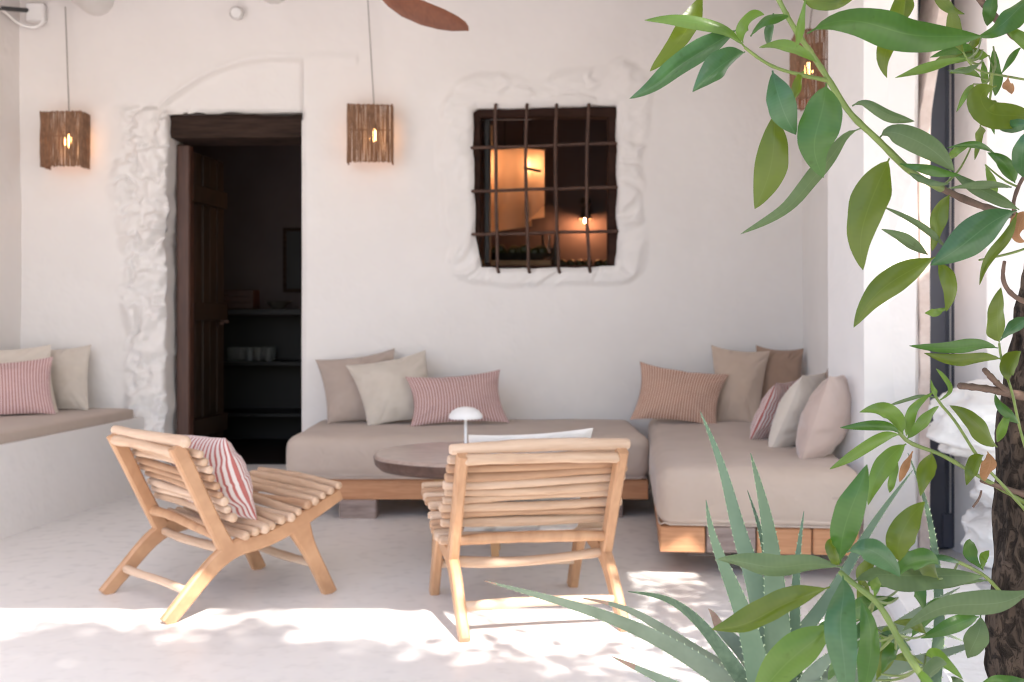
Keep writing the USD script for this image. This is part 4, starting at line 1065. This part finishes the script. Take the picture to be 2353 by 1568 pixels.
def leaf(pts_, w, m='leaf', d0=1.5, d1=None, tilt=None, fold=None, curl=0.0, wave=None, parent=tree, name='leaf'):
    """A long leaf with a midrib: photograph points from stalk to tip, greatest width in photograph pixels."""
    d1 = d0 + rl.uniform(-.06, .06) if d1 is None else d1
    tilt = rl.uniform(-.7, .7) if tilt is None else tilt + rl.uniform(-.25, .25)
    fold = rl.uniform(.22, .62) if fold is None else fold
    wave = rl.uniform(.08, .26) if wave is None else wave
    n_ = 23; k = len(pts_)
    ctr = spline([P(*q, d0 + (d1 - d0) * (i / (k - 1)) - .02 * math.sin(math.pi * i / (k - 1))) for i, q in enumerate(pts_)], n_)
    tg = np.gradient(ctr, axis=0); tg /= np.linalg.norm(tg, axis=1, keepdims=True)
    W = w / FOC * (d0 + d1) / 2 / max(.72, math.cos(tilt)); ph = rl.uniform(0, 6.3); peak = rl.uniform(.78, .98)
    vs, uv = [], []
    cols = np.array([-1, -.55, 0, .55, 1]); asy = [rl.uniform(.86, 1.06), rl.uniform(.86, 1.06)]; fr = rl.uniform(7, 12); sd0 = rl.uniform(0, 50)
    for i in range(n_):
        t = i / (n_ - 1)
        s_ = max(0.0, (t - .06) / .94)
        hw = W / 2 * (math.sin(math.pi * s_ ** peak) ** .82 if 0 < s_ < 1 else 0) * (1 - .12 * s_) + (.0011 if t < .1 else .0003)
        view = ctr[i] - np.array([0, 0, EYE]); view /= np.linalg.norm(view)
        sd_ = np.cross(tg[i], view); sd_ /= np.linalg.norm(sd_); nn_ = np.cross(sd_, tg[i])
        tl = tilt + curl * (t - .4)
        sd2 = sd_ * math.cos(tl) + nn_ * math.sin(tl); nn2 = nn_ * math.cos(tl) - sd_ * math.sin(tl)
        for c_ in cols:
            z_ = fold * abs(c_) * hw + wave * hw * math.sin(fr * t + ph + c_ * 1.7) * abs(c_)
            hh = hw * asy[int(c_ > 0)] * (1 + .13 * abs(c_) * (meshkit.noise(np.array([t * 7 + sd0, c_ * 3 + 5, 0.]), 2) - .5))
            vs.append(ctr[i] + sd2 * c_ * hh + nn2 * z_); uv.append((.5 + c_ / 2, t))
    ii = np.arange(n_ * 5).reshape(n_, 5)
    q = np.stack([ii[:-1, :-1], ii[1:, :-1], ii[1:, 1:], ii[:-1, 1:]], -1).reshape(-1, 4)
    return obj(name, (np.array(vs), q), m, parent, smooth=True, uv=np.array(uv))


def L(conv, pts_, w, m='leaf', d=1.5, **kw):
    sc = {zc: .5101, ze: .3722, zf: .3517, zd: .5197}[conv]
    return leaf([conv(*q) for q in pts_], w * sc, m, d, **kw)


# upper right
L(zc, [(590, 215), (520, 150), (380, 105), (250, 88), (135, 92)], 62, 'leaf_pale', 1.44)
L(zc, [(400, -30), (350, 90), (270, 210), (160, 322)], 96, 'leaf_olive', 1.50)
L(zc, [(560, 130), (430, 210), (250, 330), (150, 405), (68, 446)], 118, 'leaf_blue', 1.46)
L(zc, [(590, 235), (520, 270), (440, 330), (352, 415)], 125, 'leaf_blue', 1.42, tilt=.2)
L(zc, [(580, 195), (580, 130), (610, 85), (675, 68)], 58, 'leaf_pale', 1.43)
L(zc, [(612, 165), (650, 115), (710, 80), (790, 70)], 46, 'leaf', 1.43)
L(zc, [(712, 318), (735, 420), (770, 520), (818, 608)], 135, 'leaf_blue', 1.42, tilt=.1)
L(zc, [(720, 500), (720, 620), (700, 770), (632, 942)], 150, 'leaf_olive', 1.46, tilt=.15)
L(zc, [(955, 375), (930, 520), (900, 660), (942, 802)], 195, 'leaf', 1.42, tilt=-.1, fold=.15)
L(zc, [(1112, 578), (1050, 612), (990, 690), (900, 800), (770, 945), (680, 1000), (568, 1056)], 80, 'leaf_grey', 1.48, tilt=.3)
L(zc, [(868, 152), (950, 110), (1120, 100), (1300, 150), (1470, 165), (1655, 163)], 172, 'leaf', 1.44, tilt=.15, d1=1.5, wave=.16)
L(zc, [(840, -10), (930, 10), (1000, 15), (1080, -8)], 75, 'leaf_olive', 1.45)
L(zc, [(815, 215), (830, 140), (845, 60), (862, -10)], 36, 'leaf_pale', 1.40)
L(zc, [(910, 280), (850, 240), (770, 208), (652, 215)], 48, 'leaf_pale', 1.44)
L(zc, [(718, 60), (705, 110), (700, 160), (690, 206)], 40, 'leaf_blue', 1.44)
L(zc, [(855, 320), (830, 380), (815, 430), (788, 478)], 46, 'leaf_olive', 1.47)
L(zc, [(1310, -60), (1290, 30), (1245, 180), (1215, 270), (1228, 352)], 92, 'leaf_olive', 1.52, tilt=.4)
L(zc, [(1330, -40), (1300, 20), (1270, 60), (1220, 95)], 100, 'leaf_olive', 1.54, tilt=-.3)
L(zc, [(1430, -30), (1480, 10), (1520, 45), (1578, 64)], 56, 'leaf_olive', 1.5)
L(zc, [(1578, 248), (1545, 190), (1525, 120), (1512, 35)], 78, 'leaf_olive', 1.52)
L(zc, [(1585, 262), (1500, 285), (1400, 315), (1264, 352)], 42, 'leaf_pale', 1.5, tilt=.5)
L(zc, [(1640, 293), (1600, 312), (1550, 322), (1500, 318)], 30, 'leaf_grey', 1.5)
L(zc, [(1715, -40), (1700, 20), (1690, 70), (1680, 118)], 62, 'leaf', 1.56)
L(zc, [(1880, -30), (1800, 60), (1720, 130), (1638, 166)], 108, 'leaf', 1.54)
L(zc, [(1900, 260), (1850, 190), (1800, 150), (1750, 125)], 60, 'leaf_pale', 1.56)
L(zc, [(1830, 215), (1790, 260), (1765, 300), (1744, 332)], 30, 'leaf', 1.54)
L(zc, [(1722, 388), (1650, 440), (1680, 500), (1780, 520), (1900, 540)], 150, 'leaf_olive', 1.5, tilt=.3, fold=.1)
L(zc, [(1900, 560), (1840, 560), (1780, 570), (1728, 578)], 62, 'leaf_blue', 1.46)
L(zc, [(1850, 590), (1840, 660), (1835, 730), (1842, 800)], 100, 'leaf_blue', 1.45)
L(zc, [(1775, 345), (1768, 370), (1775, 400), (1790, 425)], 46, 'leaf_dry', 1.52, name='dry_leaf')
L(zc, [(1070, 478), (1110, 462), (1200, 500), (1270, 530), (1352, 547)], 62, 'leaf_grey', 1.48, tilt=.4, wave=.3)
L(zc, [(1195, 620), (1225, 598), (1350, 630), (1450, 690), (1532, 772)], 118, 'leaf_grey', 1.5, tilt=.2)
L(zc, [(1285, 738), (1380, 755), (1450, 770), (1560, 790)], 46, 'leaf', 1.5)
L(zc, [(1330, 780), (1380, 805), (1440, 825), (1510, 828)], 34, 'leaf_grey', 1.5)
L(zc, [(1825, 945), (1740, 900), (1640, 850), (1520, 775)], 62, 'leaf_grey', 1.55)
L(zc, [(1790, 845), (1700, 835), (1600, 838), (1500, 850)], 36, 'leaf_grey', 1.55)
L(zc, [(1710, 690), (1640, 660), (1580, 655), (1498, 668)], 34, 'leaf', 1.55)
L(zc, [(1805, 825), (1780, 770), (1740, 720), (1680, 688)], 74, 'leaf', 1.55)
L(zc, [(1240, 712), (1205, 790), (1140, 950), (1110, 1080), (1120, 1218)], 160, 'leaf_olive', 1.45, tilt=.1)
L(zc, [(1512, 878), (1470, 930), (1450, 1010), (1430, 1132)], 66, 'leaf_olive', 1.52)
L(zc, [(1490, 1115), (1420, 1050), (1330, 990), (1205, 930)], 34, 'leaf_grey', 1.52)
L(zc, [(1412, 1148), (1350, 1110), (1280, 1065), (1203, 1033)], 54, 'leaf_grey', 1.5)
L(zc, [(1815, 948), (1720, 990), (1600, 1080), (1520, 1140), (1422, 1196)], 158, 'leaf_blue', 1.5, tilt=.15)
L(zc, [(1815, 958), (1760, 1080), (1700, 1150), (1645, 1285)], 52, 'leaf_olive', 1.53)
L(zc, [(1445, 1158), (1370, 1200), (1250, 1270), (1150, 1360), (1078, 1476)], 124, 'leaf_olive', 1.46, tilt=.2)
L(zc, [(1455, 1178), (1500, 1230), (1520, 1300), (1495, 1405)], 76, 'leaf_olive', 1.5, tilt=.6)
L(zc, [(1505, 1388), (1470, 1400), (1440, 1410), (1398, 1412)], 38, 'leaf_pale', 1.5)
L(zc, [(1735, 1545), (1725, 1450), (1730, 1370), (1742, 1296)], 90, 'leaf_olive', 1.58)
L(zc, [(1738, 1535), (1780, 1490), (1820, 1460), (1865, 1432)], 58, 'leaf_blue', 1.58)
L(zc, [(1880, 960), (1830, 1000), (1820, 1050), (1850, 1090)], 70, 'leaf_dry', 1.58, name='dry_leaf')
# middle right
L(ze, [(1408, 735), (1300, 720), (1150, 735), (1000, 735), (858, 720)], 92, 'leaf', 1.56, tilt=.35)
L(ze, [(1430, 800), (1300, 800), (1180, 815), (1060, 800), (950, 765)], 78, 'leaf_olive', 1.57, tilt=.5)
L(ze, [(1475, 948), (1470, 900), (1490, 830), (1550, 755)], 112, 'leaf_olive', 1.6)
L(ze, [(1050, 1055), (1110, 1000), (1080, 920), (1025, 860)], 30, 'leaf_pale', 1.54)
L(ze, [(1025, 1040), (1015, 1000), (1000, 960), (993, 928)], 34, 'leaf_pale', 1.55)
L(ze, [(1020, 1040), (960, 1030), (860, 1050), (730, 1090)], 26, 'leaf_grey', 1.54)
L(ze, [(820, 1265), (760, 1150), (680, 1110), (552, 1130)], 108, 'leaf_pale', 1.48, tilt=.2)
L(ze, [(800, 1260), (720, 1215), (600, 1212), (432, 1226)], 62, 'leaf', 1.48)
L(ze, [(800, 1270), (720, 1280), (590, 1350), (480, 1420), (368, 1482)], 82, 'leaf_pale', 1.46)
L(ze, [(840, 1275), (850, 1200), (880, 1110), (1005, 1008)], 66, 'leaf_pale', 1.5)
L(ze, [(845, 1295), (920, 1230), (980, 1160), (1042, 1092)], 70, 'leaf_pale', 1.47)
L(zf, [(890, 10), (790, 90), (700, 220), (640, 412)], 140, 'leaf_pale', 1.45, tilt=.1)
L(ze, [(880, 1370), (850, 1430), (820, 1490), (800, 1562)], 52, 'leaf_dry', 1.5, name='dry_leaf')
L(zf, [(1058, 70), (1030, 150), (1000, 250), (982, 352)], 124, 'leaf_olive', 1.48, tilt=.2)
L(zf, [(830, 120), (800, 200), (785, 260), (780, 330)], 60, 'leaf_pale', 1.5)
L(ze, [(1405, 1345), (1330, 1260), (1230, 1160), (1108, 1088)], 128, 'leaf_olive', 1.54, curl=.8)
L(ze, [(1535, 1200), (1480, 1140), (1430, 1090), (1390, 1018)], 62, 'leaf', 1.58)
L(ze, [(1490, 1115), (1440, 1180), (1415, 1240), (1400, 1315)], 60, 'leaf_pale', 1.58)
L(zf, [(1395, 85), (1340, 140), (1310, 210), (1284, 282)], 96, 'leaf_olive', 1.58)
L(zf, [(1420, 60), (1440, 120), (1420, 190), (1405, 255)], 92, 'leaf_dry', 1.58, name='dry_leaf')
# lower right, nearest
L(zf, [(460, 790), (470, 640), (530, 430), (590, 280), (634, 145)], 205, 'leaf', 1.30, tilt=.1, fold=.25)
L(zf, [(455, 800), (420, 740), (400, 690), (410, 630)], 80, 'leaf_olive', 1.29)
L(zf, [(500, 720), (600, 690), (720, 740), (850, 880)], 168, 'leaf_blue', 1.27, tilt=.2)
L(zf, [(850, 790), (840, 660), (900, 520), (1012, 388)], 195, 'leaf_olive', 1.33, tilt=.15)
L(zd, [(1010, 1062), (880, 1045), (720, 1060), (580, 1040), (455, 1025)], 104, 'leaf_grey', 1.28, tilt=.3, d1=1.36)
L(zf, [(530, 915), (650, 870), (850, 870), (1100, 870), (1395, 875)], 165, 'leaf_grey', 1.30, d1=1.45, tilt=.25)
L(zf, [(840, 880), (900, 800), (1000, 770), (1100, 800)], 150, 'leaf', 1.34)
L(zf, [(1235, 785), (1150, 755), (1080, 748), (998, 768)], 44, 'leaf_blue', 1.5)
L(zf, [(1392, 835), (1330, 770), (1300, 700), (1305, 632)], 92, 'leaf', 1.58)
L(zf, [(1390, 838), (1390, 780), (1400, 745), (1432, 708)], 62, 'leaf_pale', 1.58)
L(zf, [(1720, 960), (1540, 1040), (1350, 1060), (1100, 1090), (860, 1238)], 148, 'leaf_grey', 1.36, d1=1.3, tilt=.2)
L(zf, [(1420, 905), (1300, 915), (1180, 935), (1048, 962)], 52, 'leaf_grey', 1.5)
L(zf, [(1365, 1140), (1250, 1175), (1140, 1220), (985, 1282)], 116, 'leaf', 1.5)
L(zf, [(1375, 1128), (1370, 1220), (1330, 1320), (1290, 1412)], 165, 'leaf_grey', 1.54)
L(zf, [(475, 870), (480, 1000), (460, 1180), (480, 1400), (505, 1720)], 235, 'leaf_blue', 1.24, tilt=.1, fold=.22)
L(zf, [(590, 1020), (640, 1150), (660, 1320), (640, 1500), (600, 1700)], 150, 'leaf', 1.28, tilt=.2)
L(zd, [(985, 1300), (900, 1370), (800, 1450), (710, 1540), (610, 1660)], 190, 'leaf_pale', 1.24, tilt=.15)
L(zd, [(955, 1148), (860, 1180), (720, 1240), (580, 1310), (428, 1336)], 130, 'leaf_olive', 1.28, tilt=.2)
L(zf, [(985, 1600), (1030, 1530), (1090, 1480), (1155, 1452)], 104, 'leaf_grey', 1.3)
L(zf, [(1280, 1650), (1230, 1600), (1205, 1560), (1182, 1530)], 80, 'leaf_grey', 1.4)
L(zf, [(1700, 1560), (1600, 1560), (1500, 1555), (1388, 1570)], 70, 'leaf', 1.4)
L(zf, [(700, 880), (690, 930), (690, 970), (680, 1012)], 72, 'leaf_pale', 1.32)
L(zf, [(960, 1480), (1000, 1540), (1040, 1580), (1060, 1640)], 60, 'leaf_pale', 1.26)

lower_stems = [zf(*q[:2]) + (q[2],) for q in ((1040, 1590, 1.25), (960, 1480, 1.25), (820, 1250, 1.27), (680, 1030, 1.28), (540, 920, 1.29), (460, 850, 1.3), (1230, 780, 1.55), (1350, 850, 1.6), (1470, 940, 1.68))]
upper_stems = [(2435, 545, 1.72), (2335, 497, 1.66), (2240, 468, 1.6), (2160, 432, 1.56), (2085, 388, 1.52), (2010, 315, 1.5), (2353, 183, 1.6), (2280, 170, 1.55), (2222, 137, 1.52), (2330, 680, 1.68), (2290, 590, 1.62), (2340, 430, 1.62)]


def stalk(stems, px, d):
    """A thin stalk from a leaf's base to the nearest stem."""
    near = min(stems, key=lambda q: (q[0] - px[0]) ** 2 + (q[1] - px[1]) ** 2)
    mid = ((near[0] + px[0]) / 2 + 6, (near[1] + px[1]) / 2 + 10, (near[2] + d) / 2)
    branch('leaf_stalk', [near, mid, (*px, d)], .0019, .0012, 'green_twig', 10)


for k in range(20):
    bx_f, by_f = rl.uniform(480, 1150), rl.uniform(820, 1560); a_ = rl.uniform(0, 2 * math.pi); l_f = rl.uniform(220, 420)
    tx, ty = bx_f + l_f * math.cos(a_), by_f + l_f * math.sin(a_) * .9
    if ty < 620: ty = by_f + abs(ty - by_f)
    mx, my = (bx_f + tx) / 2 + rl.uniform(-30, 30), (by_f + ty) / 2 - rl.uniform(10, 50)
    L(zf, [(bx_f, by_f), (mx, my), (tx, ty)], l_f * rl.uniform(.26, .36), rl.choice(('leaf', 'leaf_pale', 'leaf_blue', 'leaf_olive', 'leaf')), (dl_ := rl.uniform(1.36, 1.62)))
    stalk(lower_stems, zf(bx_f, by_f), dl_)
for k in range(12):
    bx_f, by_f = rl.uniform(1150, 1480), rl.uniform(60, 760); a_ = rl.uniform(1.2, 3.6); l_f = rl.uniform(130, 240)
    L(zc, [(bx_f * .35 + 1200, by_f), (bx_f * .35 + 1200 + .5 * l_f * math.cos(a_), by_f + .5 * l_f * math.sin(a_) - 16), (bx_f * .35 + 1200 + l_f * math.cos(a_), by_f + l_f * math.sin(a_))], l_f * rl.uniform(.22, .32), rl.choice(('leaf', 'leaf_pale', 'leaf_olive')), (dl_ := rl.uniform(1.6, 1.72)))
    stalk(upper_stems, zc(bx_f * .35 + 1200, by_f), dl_)

# the crown above the picture, whose shade falls on the floor and the facade
rc = np.random.default_rng(5)


def shade_at(p, h):
    """The point of the crown that shades the spot p when the crown stands h metres up."""
    return np.array(p) + TO_SUN * ((h - p[2]) / TO_SUN[2])


spots = []
def clump(q, n_, spread, h0, h1):
    c0 = shade_at(q, rc.uniform(h0, h1))
    for _ in range(n_):
        spots.append(c0 + rc.normal(size=3) * spread * np.array([1, 1, .6]))


for _ in range(150):                                # dense part: shade on the floor at the lower left
    x, y = rc.uniform(-60, 640), rc.uniform(1452, 1640)
    if abs(x - 150) < 120 and abs(y - 1548) < 12: continue
    clump(fl(x, y), 14, .10, 5.6, 7.4)
for x, y in ((540, 1405), (600, 1432), (500, 1432), (590, 1400)): clump(fl(x, y), 7, .07, 5.6, 6.8)
for _ in range(84): clump(fl(rc.uniform(620, 1000), rc.uniform(1492, 1640)), 10, .08, 5.6, 7.4)
for _ in range(46): clump(fl(rc.uniform(1000, 1500), rc.uniform(1530, 1680)), 7, .08, 5.6, 7.4)
for _ in range(40): clump(fl(rc.uniform(1400, 1900), rc.uniform(1318, 1420)), 5, .06, 5.4, 6.6)
for _ in range(215):                                # the tree shades its own lower branches
    x, y = rc.uniform(1080, 2420), rc.uniform(-150, 1700)
    if (x < 1560 and y < 1250) or (y > 900 and rc.random() < .55): continue
    clump(P(x, y, rc.uniform(1.35, 1.9)), 12, .075, 3.3, 4.6)
for _ in range(16): clump(local(CHB, rc.uniform(-.28, .28), rc.uniform(.08, .30), rc.uniform(.28, .66)), 10, .07, 3.6, 4.6)
for _ in range(680):                                # the crown spreads to the right of the picture, over the blue door's forecourt
    y = rc.uniform(-1.2, 2.9); x = .4525 * max(y, 0) + .35 + rc.gamma(1.6, .9); z = rc.uniform(1.2, 3.6)
    for _ in range(12): spots.append(np.array([x, y, z]) + rc.normal(size=3) * .10)
vs, fs, uvs = [], [], []
for i, c_ in enumerate(spots):
    u = rc.normal(size=3); u[2] -= .4; u /= np.linalg.norm(u); w = np.cross(u, rc.normal(size=3)); w /= np.linalg.norm(w)
    l_, b_ = rc.uniform(.10, .17), rc.uniform(.022, .036)
    k = len(vs); nn_ = np.cross(u, w)
    vs += [c_ - u * l_ / 2, c_ - u * l_ * .1 + w * b_ + nn_ * .008, c_ + u * l_ * .05, c_ - u * l_ * .1 - w * b_ + nn_ * .008, c_ + u * l_ / 2]
    fs += [(k, k + 2, k + 1), (k, k + 3, k + 2), (k + 1, k + 2, k + 4), (k + 2, k + 3, k + 4)]
    uvs += [(.5, 0), (1, .4), (.5, .5), (0, .4), (.5, 1)]
obj('crown', (np.array(vs), np.array(fs)), 'leaf', tree, smooth=False, uv=np.array(uvs), kind='stuff')
